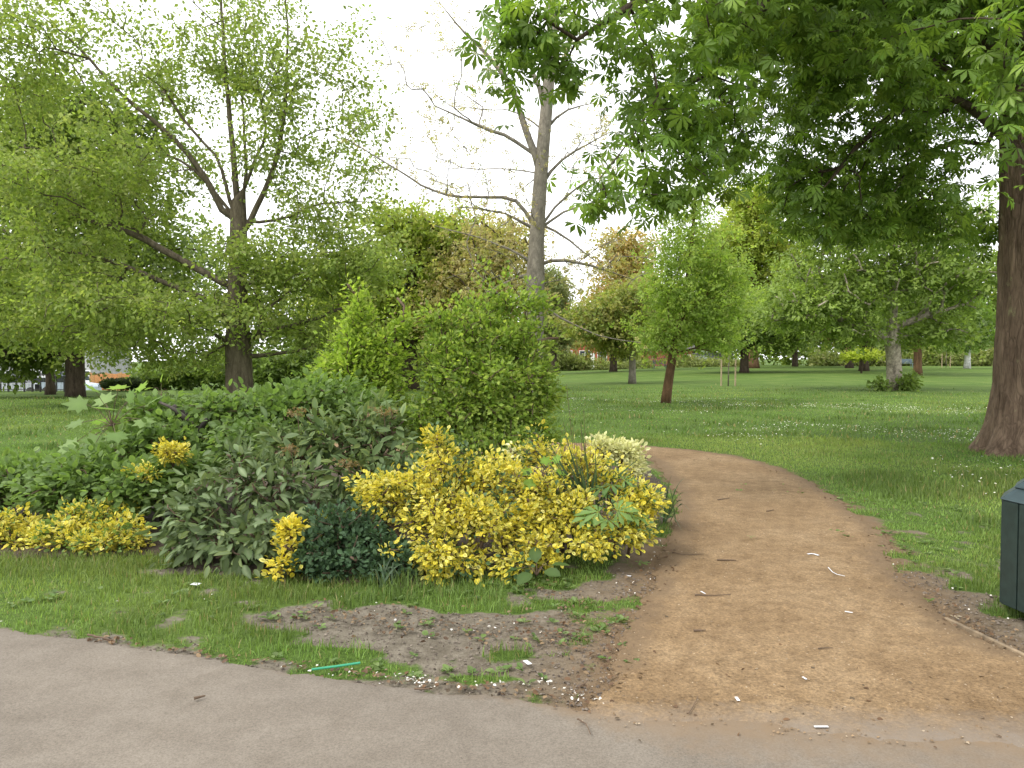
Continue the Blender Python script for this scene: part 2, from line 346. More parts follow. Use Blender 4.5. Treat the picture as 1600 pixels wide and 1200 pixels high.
# ---------------------------------------------------------------- leaves
def tmpl(V, f, w=None): return np.array(V, float), np.array(f), np.array(w if w is not None else [0] * len(V), float)
T_DIA = tmpl([(0, 0, 0), (-.3, .45, .06), (0, 1, -.05), (.3, .45, .06)], [(0, 2, 1), (0, 3, 2)])
def oval(w, cup=.07, bend=.12):
    V = [(0, 0, 0), (-.8 * w, .25, cup), (-w, .55, cup - bend * .3), (-.6 * w, .82, cup * .5 - bend * .6), (0, 1, -bend), (.6 * w, .82, cup * .5 - bend * .6), (w, .55, cup - bend * .3), (.8 * w, .25, cup), (0, .3, 0), (0, .65, -bend * .4)]
    f = [(0, 8, 1), (1, 8, 2), (2, 8, 9), (2, 9, 3), (3, 9, 4), (4, 9, 5), (5, 9, 6), (6, 9, 8), (6, 8, 7), (7, 8, 0)]
    return tmpl(V, f, [.6, 0, 0, 0, .1, 0, 0, 0, 1, 1])
T_OV6 = tmpl([(0, 0, 0), (-.27, .32, .07), (-.27, .7, .03), (0, 1, -.08), (.27, .7, .03), (.27, .32, .07), (0, .5, -.01)], [(0, 6, 1), (1, 6, 2), (2, 6, 3), (3, 6, 4), (4, 6, 5), (5, 6, 0)], [.5, 0, 0, .1, 0, 0, 1])
T_OVAL = oval(.33); T_LANCE = oval(.2, .05, .22); T_ROUND = oval(.42, .05, .1)
def palmate(n=7):
    V, f, w = [], [], []
    for k in range(n):
        a = (k - (n - 1) / 2) * (4.4 / n); L = 1 - .35 * abs(k - (n - 1) / 2) / ((n - 1) / 2); ca, sa = math.cos(a), math.sin(a); b0 = len(V)
        for x, y, z in ((0, .02, 0), (-.165, .7, -.1), (0, 1, -.36), (.165, .7, -.1), (0, .62, -.15)):
            x, y, z = x * L, y * L, z * L; V.append((x * ca + y * sa, y * ca - x * sa, z + .03 * (k % 2)))
        f += [(b0, b0 + 4, b0 + 1), (b0 + 1, b0 + 4, b0 + 2), (b0 + 2, b0 + 4, b0 + 3), (b0 + 3, b0 + 4, b0)]; w += [.5, 0, 0, 0, .6]
    return tmpl(V, f, w)
T_PALM = palmate(); T_PALM5 = palmate(5)
def maple():
    o = [(0, 0), (-.35, -.08), (-.3, .12), (-.62, .3), (-.36, .4), (-.42, .72), (-.16, .66), (0, 1), (.16, .66), (.42, .72), (.36, .4), (.62, .3), (.3, .12), (.35, -.08)]
    V = [(x, y, -.12 * (x * x + y * y) + .04 * (i % 2)) for i, (x, y) in enumerate(o)] + [(0, .32, .03)]
    n = len(o); return tmpl(V, [(i, n, (i + 1) % n) for i in range(n)], [.4] + [0] * (n - 1) + [1])
T_MAPLE = maple()
T_SPRAY = None
def spray(k, seed, spread=.45, w=.3, Lr=(.38, .62), yr=(-.3, .8)):
    r = np.random.default_rng(seed); V, f = [], []
    for i in range(k):
        p = np.array([r.normal(0, spread * .6), r.uniform(*yr), r.normal(0, spread * .35)]); a = r.uniform(-1.3, 1.3); t = r.normal(0, .5)
        d = np.array([math.sin(a), math.cos(a), -.25 + .3 * r.normal()]); d /= np.linalg.norm(d); s = np.cross(d, [math.sin(t), 0, math.cos(t)]); s /= np.linalg.norm(s); n = np.cross(s, d); L = r.uniform(*Lr); b0 = 4 * i
        V += [p, p + d * L * .5 - s * w * L + n * .04, p + d * L, p + d * L * .5 + s * w * L + n * .04]; f += [(b0, b0 + 2, b0 + 1), (b0, b0 + 3, b0 + 2)]
    return tmpl(V, f)
T_SPR = [spray(5, s) for s in (1, 2, 3)]
T_FINE = [spray(6, s, .3, .3, (.2, .36), (-.5, .9)) for s in (4, 5, 6)]

def unit(v): return v / (np.linalg.norm(v, axis=-1, keepdims=True) + 1e-9)
def frames(D, Nn):
    D = unit(D); S = unit(np.cross(D, Nn)); Z = np.cross(S, D); return np.stack([S, D, Z], -1)      # columns
def palette(n, cols, var=.18):
    cols = np.array(cols, float); t = rng.random(n) * (len(cols) - 1); i = np.minimum(t.astype(int), len(cols) - 2) if len(cols) > 1 else np.zeros(n, int)
    c = cols[i] * (1 - (t - i)[:, None]) + cols[np.minimum(i + 1, len(cols) - 1)] * (t - i)[:, None]
    return c * (1 + var * rng.normal(size=(n, 1))).clip(.5, 1.6)
def instance(t, P, R, S, A, B=None):
    V0, f, w = t; n = len(P); k = len(V0)
    V = P[:, None] + S[:, None, None] * np.einsum('nij,kj->nki', R, V0)
    B = A if B is None else B
    C = A[:, None] * (1 - w[None, :, None]) + B[:, None] * w[None, :, None]
    return V.reshape(-1, 3), (f[None] + (np.arange(n) * k)[:, None, None]).reshape(-1, f.shape[1]), C.reshape(-1, 3)
def emit(root, t, P, R, S, A, mat, B=None, parts=0, pname="leaf", stuff="foliage"):
    """leaves of one plant: the ones that show largest as parts, the rest as one part"""
    keep = np.ones(len(P), bool)
    if parts:
        px, py, dep = project(P); inv = (px > -20) & (px < 1620) & (py > -20) & (py < 1220) & (dep > .5)
        score = np.where(inv, S / dep, -1); top = np.argsort(-score)[:parts]; top = top[score[top] > 0]; keep[top] = False
        Bv = A if B is None else B; base = np.array(root.location); nv = 10
        sel = top[rng.permutation(len(top))[:nv]] if len(top) else []
        mes = []
        for i in sel:
            C = A[i] * (1 - t[2][:, None]) + Bv[i] * t[2][:, None]
            mes.append(mesh_np(pname, t[0], t[1], mat, col=C, smooth=len(t[0]) > 5))
        for i in top:
            o = bpy.data.objects.new(pname, mes[rng.integers(len(mes))]); COL.objects.link(o); o.parent = root
            Mx = np.eye(4); Mx[:3, :3] = R[i] * S[i]; Mx[:3, 3] = P[i] - base; o.matrix_basis = Matrix(Mx.tolist())
    if keep.any():
        ts = t if isinstance(t, list) else [t]; sel = rng.integers(len(ts), size=len(P)); VV, FF, CC, n0 = [], [], [], 0
        for k, tt in enumerate(ts):
            mk = keep & (sel == k)
            if not mk.any(): continue
            V, f, C = instance(tt, P[mk], R[mk], S[mk], A[mk], None if B is None else B[mk]); VV.append(V); FF.append(f + n0); CC.append(C); n0 += len(V)
        o = wpart(stuff, np.concatenate(VV), np.concatenate(FF), mat, root, col=np.concatenate(CC), smooth=len(ts[0][0]) > 5)
        o["kind"] = "stuff"; return o

# ---------------------------------------------------------------- branching
def resample(P, step):
    P = np.asarray(P, float); d = np.r_[0, np.cumsum(np.linalg.norm(np.diff(P, axis=0), axis=1))]; n = max(2, int(d[-1] / step) + 1); t = np.linspace(0, d[-1], n)
    return np.stack([np.interp(t, d, P[:, k]) for k in range(3)], 1)
def curve(P, it=2):
    P = np.asarray(P, float)
    for _ in range(it):
        if len(P) < 3: break
        Q = [P[0]]
        for a, b2 in zip(P[:-1], P[1:]): Q += [.75 * a + .25 * b2, .25 * a + .75 * b2]
        P = np.array([Q[0]] + Q[1:-1] + [P[-1]])
    return P
def grow(roots, limbs, attract, R, rtip=.006, w=.3, step=.5, up=.08, jit=.07, zmin=None, power=.5, lf=None, tfl=None):
    """nodes of a branching plant: root paths, limbs attached to them, then every attractor joined to the nearest branch"""
    P, par, L, fl = [], [], [], []
    def add(p, q, f=0.):
        P.append(p); par.append(q); L.append(0 if q < 0 else L[q] + np.linalg.norm(p - P[q])); fl.append(f); return len(P) - 1
    trunk_n = 0
    for g in roots:
        q = -1
        g = resample(curve(g), step)
        for k, p in enumerate(g): q = add(p, q, 0 if tfl is None else tfl[0] + (tfl[1] - tfl[0]) * k / (len(g) - 1))
    trunk_n = len(P)
    for li, g in enumerate(limbs):
        g = resample(curve(g), step); A = np.array(P); q = int(np.argmin(np.linalg.norm(A - g[0], axis=1))); f0, f1 = (lf[li] if lf else (0, 0))
        for k, p in enumerate(g):
            if k == 0 and np.linalg.norm(p - P[q]) < step * .4: continue
            q = add(p + rng.normal(0, .03 * step, 3), q, f0 + (f1 - f0) * k / max(1, len(g) - 1))
    guide_n = len(P); tips = []
    if len(attract):
        A = np.asarray(attract); G = np.array(P); o = np.argsort(((A[:, None] - G[None]) ** 2).sum(-1).min(1)); A = A[o]
        cap = len(P) + len(A) * 40; PP = np.zeros((cap, 3)); LL = np.zeros(cap); PP[:len(P)] = P; LL[:len(P)] = L; n = len(P)
        bad = np.zeros(cap, bool)
        if zmin is not None: bad[:n] = PP[:n, 2] < zmin
        for a in A:
            d = np.linalg.norm(PP[:n] - a, axis=1); cst = d + w * LL[:n] + 1.2 * np.clip(PP[:n, 2] - a[2], 0, 9) * .35; cst[bad[:n]] = 1e9; q = int(np.argmin(cst)); dist = d[q]
            k = min(39, max(1, int(math.ceil(dist / step)))); off = rng.normal(size=3) * jit * dist; off[2] += up * dist
            st = PP[q].copy()
            for s in range(1, k + 1):
                t = s / k
                p = st * (1 - t) + a * t + off * math.sin(math.pi * t) * .6 + (rng.normal(size=3) * .06 * step if s < k else 0)
                if s > 1: q = n - 1
                PP[n] = p; par.append(q); LL[n] = LL[q] + np.linalg.norm(p - PP[q]); fl.append(0); n += 1
            tips.append(n - 1)
        P = PP[:n]
    else: P = np.array(P)
    par = np.array(par); n = len(P); haschild = np.zeros(n, bool); haschild[par[par >= 0]] = True
    cnt = np.where(haschild, 0., 1.)
    for i in range(n - 1, -1, -1):
        if par[i] >= 0: cnt[par[i]] += cnt[i]
    top = cnt[par < 0].max(); r = rtip + (R - rtip) * (cnt / top) ** power; r = np.maximum(r, np.array(fl))
    for i in range(n):
        if par[i] >= 0: r[i] = min(r[i], r[par[i]])
    # chains
    best = np.full(n, -1)
    for i in range(n):
        q = par[i]
        if q >= 0 and (best[q] < 0 or cnt[i] + 500 * (i < trunk_n) + 50 * (i < guide_n) > cnt[best[q]] + 500 * (best[q] < trunk_n) + 50 * (best[q] < guide_n)): best[q] = i
    chains = []
    for i in range(n):
        if par[i] < 0 or best[par[i]] != i:
            ch = [i]; 
            while best[ch[-1]] >= 0: ch.append(best[ch[-1]])
            pts = P[ch]; rr = r[ch]; isroot = par[i] < 0
            if par[i] >= 0: pts = np.vstack([P[par[i]], pts]); rr = np.r_[min(rr[0] * 1.25, r[par[i]]), rr]
            if len(pts) < 2: continue
            chains.append((pts, rr, isroot))
    return P, r, cnt, np.array(tips, int), chains
def wood(root, chains, mat, flare=0., nlimb=0, ktr=10, base_z=0, tname="trunk"):
    fs, V, n0 = [], [], 0
    rest = []
    trunks = [c for c in chains if c[2]]; br = sorted([c for c in chains if not c[2]], key=lambda c: -(c[1][0] * len(c[0]) ** .5))
    for pts, rr, _ in trunks:
        rr = rr.copy(); 
        if flare: rr *= 1 + flare * np.exp(-np.clip(pts[:, 2] - base_z, 0, 99) / .35)
        pts = pts.copy(); pts[0, 2] -= .08
        MB().tube(pts, rr, ktr).build(tname, mat, root, smooth=True)
    for pts, rr, _ in br[:nlimb]: MB().tube(pts, rr, 7).build("limb", mat, root, smooth=True)
    for pts, rr, _ in br[nlimb:]:
        v, q = tube(pts, rr, 5 if rr[0] > .03 else 3); V.append(v); fs.append(q + n0); n0 += len(v)
    if V: wpart("branches", np.concatenate(V), np.concatenate(fs), mat, root, smooth=True)["kind"] = "stuff"

def blob_pts(blobs, n):
    """attractor points inside ellipsoids: (centre, (rx, ry, rz), weight)"""
    w = np.array([b[2] for b in blobs], float); k = rng.multinomial(n, w / w.sum()); out = []
    for (c, r, _), m in zip(blobs, k):
        d = unit(rng.normal(size=(m, 3))); rad = rng.random(m) ** .45; out.append(np.array(c) + d * rad[:, None] * np.array(r))
    return np.concatenate(out)
def pxblobs(lst, Y):
    """(px, py, dY, radius px x, radius px y, radius Y m, weight) at depth Y"""
    out = []
    for px, py, dy, rx, ry, rd, w in lst:
        D = Y + dy; out.append((at(px, py, D), (rx * D / F, rd, ry * D / F), w))
    return out
def pxpath(lst, Y): return np.array([at(p[0], p[1], Y + (p[2] if len(p) > 2 else 0)) for p in lst])

def leaves_on(P, r, cnt, n, rmax, spread, flat_=.7, outw=None, droop=.25, upn=.8):
    idx = np.where(cnt < 4)[0]; pick = idx[rng.integers(len(idx), size=n)]
    o = rng.normal(size=(n, 3)) * np.array([spread, spread, spread * flat_]); p = P[pick] + o
    d = unit(o) * .8 + rng.normal(size=(n, 3)) * .5
    if outw is not None: d = d + .8 * unit(P[pick] - outw)
    d[:, 2] -= droop; nn = unit(rng.normal(size=(n, 3)) * .75 + np.array([0, 0, upn])); return p, frames(d, nn)

def make_tree(name, label, cat, group, Y, px, trunk, R, blobs, nat, nleaf, lsize, cols, bark, limbs=(), lf=None, zmin=None, step=.55, spread=.35, leaf=None, mat='leaf', nlimb=0, flare=.35, rl=.03, w=.3, up=.08, ktr=10, rtip=.008, flat_=.6, parts=0, power=.5, droop=.25, upn=.8, var=.18, tfl=None):
    b0 = foot(px, Y); root = thing(name, b0, label, cat, group)
    tp = np.vstack([b0, pxpath(trunk, Y)]); A = blob_pts(pxblobs(blobs, Y), nat) if nat else []
    P, r, cnt, tips, ch = grow([tp], [pxpath(l, Y) for l in limbs], A, R, rtip, w, step, up, zmin=(b0[2] + 1.6 if zmin is None else zmin), lf=lf, power=power, tfl=tfl)
    wood(root, ch, M[bark], flare, nlimb, ktr, b0[2])
    if nleaf:
        p, Rm = leaves_on(P, r, cnt, nleaf, rl, spread, flat_, droop=droop, upn=upn)
        emit(root, leaf or T_SPR, p, Rm, lsize * rng.uniform(.65, 1.3, nleaf), palette(nleaf, cols, var), M[mat], parts=parts, stuff="crown")
    return root

# ---------------------------------------------------------------- trees
YG = [(.25, .315, .075), (.19, .265, .06), (.31, .35, .11)]            # young yellow green
MG = [(.18, .26, .055), (.24, .32, .07), (.14, .21, .045)]            # mid green
DG = [(.15, .22, .05), (.2, .28, .065), (.115, .175, .04)]        # dark green
BR = [(.42, .31, .16), (.3, .31, .09), (.44, .36, .2), (.27, .31, .08)]             # bronze spring leaves
BY = [(.32, .38, .06), (.24, .32, .05), (.4, .42, .09)]

make_tree("spreading_tree", "spreading light green tree with dark forked limbs left of the tall green shrubs", "tree", "park trees", 24, 374,
    [(373, 560), (371, 470), (372, 400), (373, 345), (372, 318)], .4,
    [(120, 320, 0, 150, 90, 3.5, 3), (70, 440, 1, 130, 80, 3.5, 2.4), (220, 250, 0, 110, 70, 3.5, 1.5), (190, 480, 0, 140, 55, 3.5, 2), (330, 490, -1, 120, 40, 3, 1.3), (470, 430, 0, 90, 45, 2.8, 1.6),
     (400, 400, -1, 60, 40, 2.5, .8), (560, 400, 0, 70, 50, 2.6, 1.1), (480, 520, 0, 70, 25, 2.3, .8), (260, 550, 1, 130, 18, 3, .8), (80, 530, 1, 110, 22, 3, 1.0),
     (350, 80, 0, 90, 100, 3, .9), (450, 130, 0, 70, 110, 2.6, .8), (250, 110, 0, 90, 70, 3, .6), (150, 60, 0, 90, 60, 3, .5), (30, 230, 0, 60, 90, 3, 1), (430, 240, 0, 60, 70, 2.5, .8), (560, 230, 0, 50, 90, 2.5, .35), (480, 330, 0, 60, 40, 2.5, .5),
     (350, -120, 0, 200, 90, 4, .9), (50, 70, 0, 90, 70, 3, .7), (560, 100, 0, 50, 80, 2.5, .25), (20, 150, 1, 70, 60, 3, .6)], 820, 14500, .44, YG, 'bark_olive', leaf=T_FINE,
    limbs=[[(368, 470), (310, 466), (235, 430), (150, 400), (60, 385), (-40, 340)], [(366, 450), (290, 410), (205, 360), (130, 345), (60, 300), (0, 255)], [(366, 345), (345, 330), (318, 270), (270, 212), (190, 150), (120, 70), (60, 20)],
           [(378, 370), (410, 310), (437, 235), (448, 150), (450, 50), (445, -40)], [(378, 560), (430, 553), (495, 543), (540, 520)], [(374, 535), (425, 515), (490, 500), (545, 478)], [(380, 350), (440, 345), (490, 318), (545, 314), (610, 318)],
           [(366, 340), (356, 300), (345, 250), (300, 205), (255, 140)], [(374, 320), (395, 250), (420, 210), (400, 130), (395, 40)], [(373, 335), (366, 260), (360, 180), (350, 90), (345, 0), (342, -120)], [(372, 350), (330, 290), (285, 250), (215, 225), (150, 225)], [(373, 345), (385, 280), (382, 200), (375, 110), (385, 20)]],
    lf=[(.1, .015), (.09, .015), (.11, .015), (.1, .015), (.08, .012), (.06, .012), (.06, .01), (.07, .012), (.06, .012), (.11, .015), (.06, .01), (.06, .012)], nlimb=12, spread=.32, rl=.03, flare=.3, step=.5, power=.75, tfl=(.38, .24), mat='leaf_thin', ktr=14)

make_tree("large_tree", "dark trunked big tree at far left, in front of the white houses", "tree", "park trees", 34, 117,
    [(117, 540), (118, 480), (112, 400), (105, 300), (100, 200)], .38,
    [(60, 280, 0, 170, 130, 4, 3), (180, 380, 0, 120, 90, 4, 2), (40, 470, 0, 150, 70, 4, 2), (150, 505, 0, 110, 30, 4, 1.2), (10, 555, 0, 60, 22, 3, .8), (150, 180, 0, 110, 70, 4, 1.4), (-60, 350, 0, 100, 150, 4, 1.5)], 330, 9800, .5, [(.15, .21, .045), (.11, .165, .032), (.19, .25, .05)], 'bark',
    limbs=[[(118, 480), (150, 440), (185, 380)], [(118, 490), (90, 440), (60, 380)]], lf=[(.2, .05), (.2, .05)], spread=.6, nlimb=2, ktr=12, flare=.15, tfl=(.38, .1))
make_tree("slender_tree", "thin dark trunk standing just left of the dark trunked big tree", "tree", "park trees", 42, 78, [(78, 520), (76, 400)], .22,
    [(40, 470, 0, 120, 60, 3, 2), (80, 510, 0, 100, 25, 3, 1)], 120, 3600, .55, DG, 'bark', spread=.6)
make_tree("rounded_tree", "green leafy tree rising behind the two tall green shrubs", "tree", "park trees", 38, 640, [(640, 520), (645, 400), (650, 350)], .4,
    [(640, 440, 0, 100, 70, 3, 2), (700, 370, 0, 80, 45, 3, 1.5), (560, 470, 0, 90, 60, 3, 1.3), (640, 520, 0, 130, 50, 3, 1.4), (620, 355, 0, 50, 30, 2.5, .6)], 260, 7200, .38, [(.3, .36, .06), (.22, .3, .05), (.36, .36, .1)], 'bark', spread=.5, mat='leaf_thin')
make_tree("bronze_tree", "bronze orange spring-leaved tree close behind the bare grey trunk", "tree", "park trees", 36, 772, [(772, 540), (775, 430), (780, 370)], .3,
    [(775, 390, 0, 65, 60, 2.6, 2), (770, 470, 0, 80, 50, 2.6, 1.6), (720, 440, 0, 60, 50, 2.3, 1), (700, 500, 0, 70, 40, 2.3, .8)], 240, 5600, .3, BR, 'bark', spread=.4, mat='leaf_thin')
make_tree("narrow_tree", "narrow grey green tree seen against the sky right of the bare trunk", "tree", "park trees", 72, 865, [(865, 520), (862, 430)], .3,
    [(858, 460, 0, 28, 40, 1.8, 1), (868, 510, 0, 40, 35, 2, 1)], 120, 3000, .55, [(.18, .22, .08), (.23, .24, .1)], 'bark', spread=.5)
make_tree("bare_tree", "tall nearly bare tree with straight grey trunk and sparse bronze buds", "tree", "park trees", 22, 834,
    [(834, 560), (836, 470), (838, 380), (843, 300), (850, 210), (855, 160), (862, 60), (866, 0), (870, -110)], .27,
    [(700, 230, 0, 130, 100, 2.5, 1.5), (930, 230, 0, 90, 100, 2.5, 1), (700, 100, 0, 120, 90, 2.5, 1), (760, 330, 0, 90, 60, 2, .8), (940, 400, 0, 90, 60, 2, .9), (760, 420, 0, 90, 50, 2, .8), (860, 60, 0, 100, 80, 2, .6)], 380, 3600, .11, BR, 'bark_grey',
    limbs=[[(833, 350), (816, 320), (790, 306), (730, 309), (680, 303), (620, 265), (560, 228), (525, 208)], [(833, 362), (803, 336), (750, 325), (690, 323)], [(840, 365), (868, 320), (900, 293), (925, 280)], [(840, 360), (880, 330), (930, 315), (1000, 300)],
           [(845, 350), (880, 368), (910, 390), (950, 425)], [(838, 415), (870, 405), (905, 410), (940, 420), (990, 437)], [(845, 285), (880, 245), (920, 225), (962, 202)], [(842, 275), (810, 265), (760, 264), (700, 263)],
           [(846, 250), (800, 215), (760, 200), (720, 185), (680, 165)], [(853, 200), (885, 170), (930, 160)], [(852, 205), (815, 175), (770, 172), (700, 165)], [(846, 265), (815, 190), (803, 140), (772, 97), (740, 65), (705, 30), (685, 0)],
           [(853, 180), (842, 140), (830, 105), (818, 50), (812, -20)], [(858, 130), (880, 100), (893, 70), (900, 0)], [(836, 412), (800, 390), (750, 372), (680, 352)], [(837, 425), (790, 440), (740, 470)], [(838, 470), (880, 500), (940, 528), (1000, 535)], [(845, 280), (818, 290), (790, 320)]],
    lf=[(.06, .009), (.04, .008), (.05, .009), (.045, .009), (.045, .009), (.04, .008), (.055, .009), (.024, .006), (.028, .006), (.05, .009), (.028, .006), (.12, .01), (.09, .015), (.07, .015), (.04, .008), (.04, .008), (.04, .008), (.024, .006)],
    nlimb=18, rtip=.004, spread=.1, rl=.012, leaf=[T_SPR[0]], zmin=2.2, step=.4, flare=.25, ktr=16, power=.75, w=.28, up=.02, tfl=(.27, .12))

# trees along the right-hand lawn
make_tree("leaning_tree", "young light green tree with a leaning russet trunk", "tree", "park trees", 26.5, 1040, [(1049, 565), (1064, 500), (1076, 430), (1084, 350), (1086, 300)], .15,
    [(1080, 400, 0, 70, 75, 1.5, 1.4), (1060, 475, 0, 65, 50, 1.4, 1.4), (1120, 460, 0, 55, 60, 1.4, 1.2), (1030, 530, 0, 35, 30, 1, .7), (1115, 525, 0, 50, 28, 1.2, .7), (1090, 330, 0, 45, 45, 1.1, .6)], 170, 5600, .22, [(.28, .38, .08), (.22, .32, .065), (.34, .41, .1)], 'bark_red', spread=.34, flare=.12, rl=.02, rtip=.004, mat='leaf_thin', power=.8, tfl=(.17, .04))
make_tree("bronze_green_tree", "far bronze and green tree left of the leaning tree, behind the thin straight trunk", "tree", "park trees", 78, 958, [(960, 545), (965, 470), (972, 400)], .34,
    [(985, 420, 0, 45, 65, 3, 1.6), (960, 480, 0, 50, 45, 3, 1.5), (940, 520, 0, 45, 22, 3, .8), (1000, 500, 0, 45, 45, 3, .8)], 220, 4600, .7, [(.42, .27, .1), (.28, .27, .08), (.45, .32, .13)], 'bark', spread=.8)
make_tree("straight_tree", "thin straight trunk between the bronze tree and the leaning tree", "tree", "park trees", 46, 988, [(988, 570), (988, 520), (990, 450)], .2,
    [(975, 520, 0, 45, 28, 1.8, 1.2), (1000, 470, 0, 45, 45, 1.8, 1.2), (930, 500, 0, 50, 35, 1.8, .9)], 150, 4000, .4, [(.22, .29, .06), (.28, .26, .08), (.16, .23, .045)], 'bark_grey', spread=.5)
make_tree("broad_dark_tree", "low crowned dark green tree with short black trunk behind the staked sapling", "tree", "park trees", 62, 1163, [(1163, 560), (1165, 520), (1166, 470)], .33,
    [(1165, 490, 0, 85, 45, 3.6, 2), (1110, 515, 0, 45, 25, 3, .9), (1230, 512, 0, 45, 25, 3, 1), (1190, 535, 0, 70, 10, 3, .6), (1240, 460, 0, 60, 45, 3, 1)], 210, 5600, .52, MG, 'bark', spread=.65)
make_tree("ivy_trunk_tree", "thick trunk half hidden behind the short black trunk, with bright yellow green crown", "tree", "park trees", 80, 1177, [(1177, 540), (1180, 430), (1180, 360)], .55,
    [(1190, 390, 0, 65, 60, 4, 1.6), (1180, 330, 0, 50, 45, 4, .9), (1230, 430, 0, 50, 50, 4, 1), (1130, 400, 0, 50, 60, 4, .9)], 230, 5600, .72, BY, 'bark_red', spread=.8, mat='leaf_thin')
make_tree("spotted_trunk_tree", "tree with pale blotched trunk and leafy suckers at its foot", "tree", "park trees", 36, 1398, [(1397, 560), (1393, 520), (1396, 470), (1396, 400), (1392, 330)], .33,
    [(1300, 450, 0, 90, 45, 3, 1.6), (1390, 430, 0, 110, 50, 3, 1.8), (1490, 440, 0, 90, 50, 3, 1.5), (1250, 480, 0, 60, 35, 2.6, .9), (1330, 380, 0, 110, 50, 3, 1.2), (1440, 360, 0, 110, 60, 3, 1.2), (1330, 520, 0, 60, 14, 2, .35), (1460, 515, 0, 70, 18, 2, .5)], 320, 7600, .38, MG + [(.24, .32, .07)], 'bark_birch',
    limbs=[[(1393, 535), (1375, 520), (1350, 517), (1325, 502), (1280, 490), (1210, 500)], [(1394, 520), (1415, 503), (1445, 495), (1490, 480)], [(1393, 540), (1340, 515), (1320, 500)]], lf=[(.12, .02), (.07, .02), (.08, .02)], nlimb=3, spread=.45, flare=.12, ktr=14)
make_tree("far_small_tree", "short pale trunk left of the pair of far trunks on the right lawn", "tree", "park trees", 92, 1242, [(1242, 555), (1243, 520)], .32,
    [(1240, 508, 0, 45, 20, 3, 1), (1270, 490, 0, 50, 30, 3, 1)], 110, 2600, .8, MG, 'bark', spread=.9)
make_tree("far_grey_tree", "left one of the pair of far trunks on the right lawn", "tree", "park trees", 80, 1327, [(1327, 550), (1326, 510)], .36,
    [(1310, 506, 0, 60, 20, 3, 1), (1330, 480, 0, 60, 35, 3, 1)], 130, 3000, .75, [(.17, .22, .05), (.24, .2, .07), (.12, .18, .035)], 'bark', spread=.8)
make_tree("far_dark_tree", "right one of the pair of far trunks on the right lawn", "tree", "park trees", 66, 1350, [(1350, 550), (1351, 500)], .36,
    [(1350, 500, 0, 60, 18, 3, 1), (1370, 470, 0, 60, 35, 3, 1)], 130, 3000, .65, DG, 'bark', spread=.7)
make_tree("yellow_green_sapling", "small bright yellow green layered tree before the far trunk pair", "tree", "park trees", 60, 1346, [(1346, 572), (1346, 556), (1347, 545)], .06,
    [(1350, 553, 0, 22, 5, 1, 1), (1332, 557, 0, 10, 3, .6, .3)], 50, 520, .34, [(.36, .45, .05), (.44, .5, .07)], 'bark', spread=.3, flat_=.3, zmin=.8, rtip=.01)
make_tree("brown_trunk_tree", "plain brown trunk just right of the blotched trunk tree", "tree", "park trees", 56, 1434, [(1434, 545), (1433, 500), (1433, 440)], .27,
    [(1440, 490, 0, 60, 24, 3, 1), (1450, 450, 0, 60, 40, 3, 1)], 140, 3600, .55, DG, 'bark_red', spread=.6)
make_tree("silver_birch", "slim white forked birch near the right hand big trunk", "tree", "park trees", 74, 1511, [(1512, 550), (1515, 530), (1518, 505), (1521, 480)], .26,
    [(1500, 480, 0, 40, 30, 2, 1), (1530, 510, 0, 30, 25, 2, .8), (1490, 530, 0, 30, 12, 2, .4)], 90, 1900, .55, [(.17, .26, .05), (.12, .2, .035)], 'bark_white',
    limbs=[[(1514, 525), (1507, 510), (1504, 492)], [(1513, 540), (1522, 535), (1535, 533)]], lf=[(.13, .06), (.06, .04)], nlimb=2, spread=.6, power=.3)

# foliage masses that nobody could count
def leaf_mass(name, label, cat, blobs, n, size, cols, mat='leaf'):
    root = thing(name, (0, 0, 0), label, cat); P = blob_pts(blobs, n)
    keep = P[:, 2] > hgt(P[:, 0], P[:, 1]) + .02; P = P[keep]; n = len(P); d = rng.normal(size=(n, 3)); nn = unit(rng.normal(size=(n, 3)) * .8 + np.array([0, -.2, .7]))
    VV, FF, CC, n0 = [], [], [], 0; S = size * rng.uniform(.6, 1.3, n); R = frames(d, nn); C = palette(n, cols); k = rng.integers(3, size=n)
    for j in range(3):
        V, f, c = instance(T_SPR[j], P[k == j], R[k == j], S[k == j], C[k == j]); VV.append(V); FF.append(f + n0); CC.append(c); n0 += len(V)
    bpy.data.objects.remove(root)
    return tag(link(name, mesh_np(name, np.concatenate(VV), np.concatenate(FF), M[mat], col=np.concatenate(CC))), label, cat, kind="stuff")
def rowblobs(lst, Y):
    out = []
    for px, py0, py1, rx, w in lst:
        D = Y; c = at(px, (py0 + py1) / 2, D); out.append((c, (rx * D / F, 2.2, (py1 - py0) / 2 * D / F), w))
    return out
leaf_mass("far_woodland", "distant belt of mixed trees closing off the right lawn", "woodland",
    rowblobs([(850 + 45 * i, (415 if i > 4 else 500) + 35 * math.sin(i * 1.7), 580, 60, 1 if i > 4 else .7) for i in range(19)] + [(1720 + 90 * i, 420 + 35 * math.sin(i * 2.3), 580, 80, .7) for i in range(8)], 112), 14500, 1.4, MG + BY[:1] + DG)
leaf_mass("low_bushes", "low bushes at the far edge of the lawn on the right", "bushes",
    rowblobs([(1290 + 32 * i, 548 + 6 * math.sin(i * 2.1), 577, 28, 1) for i in range(11)], 100), 4000, .75, [(.2, .24, .06), (.15, .2, .05), (.25, .25, .1)])
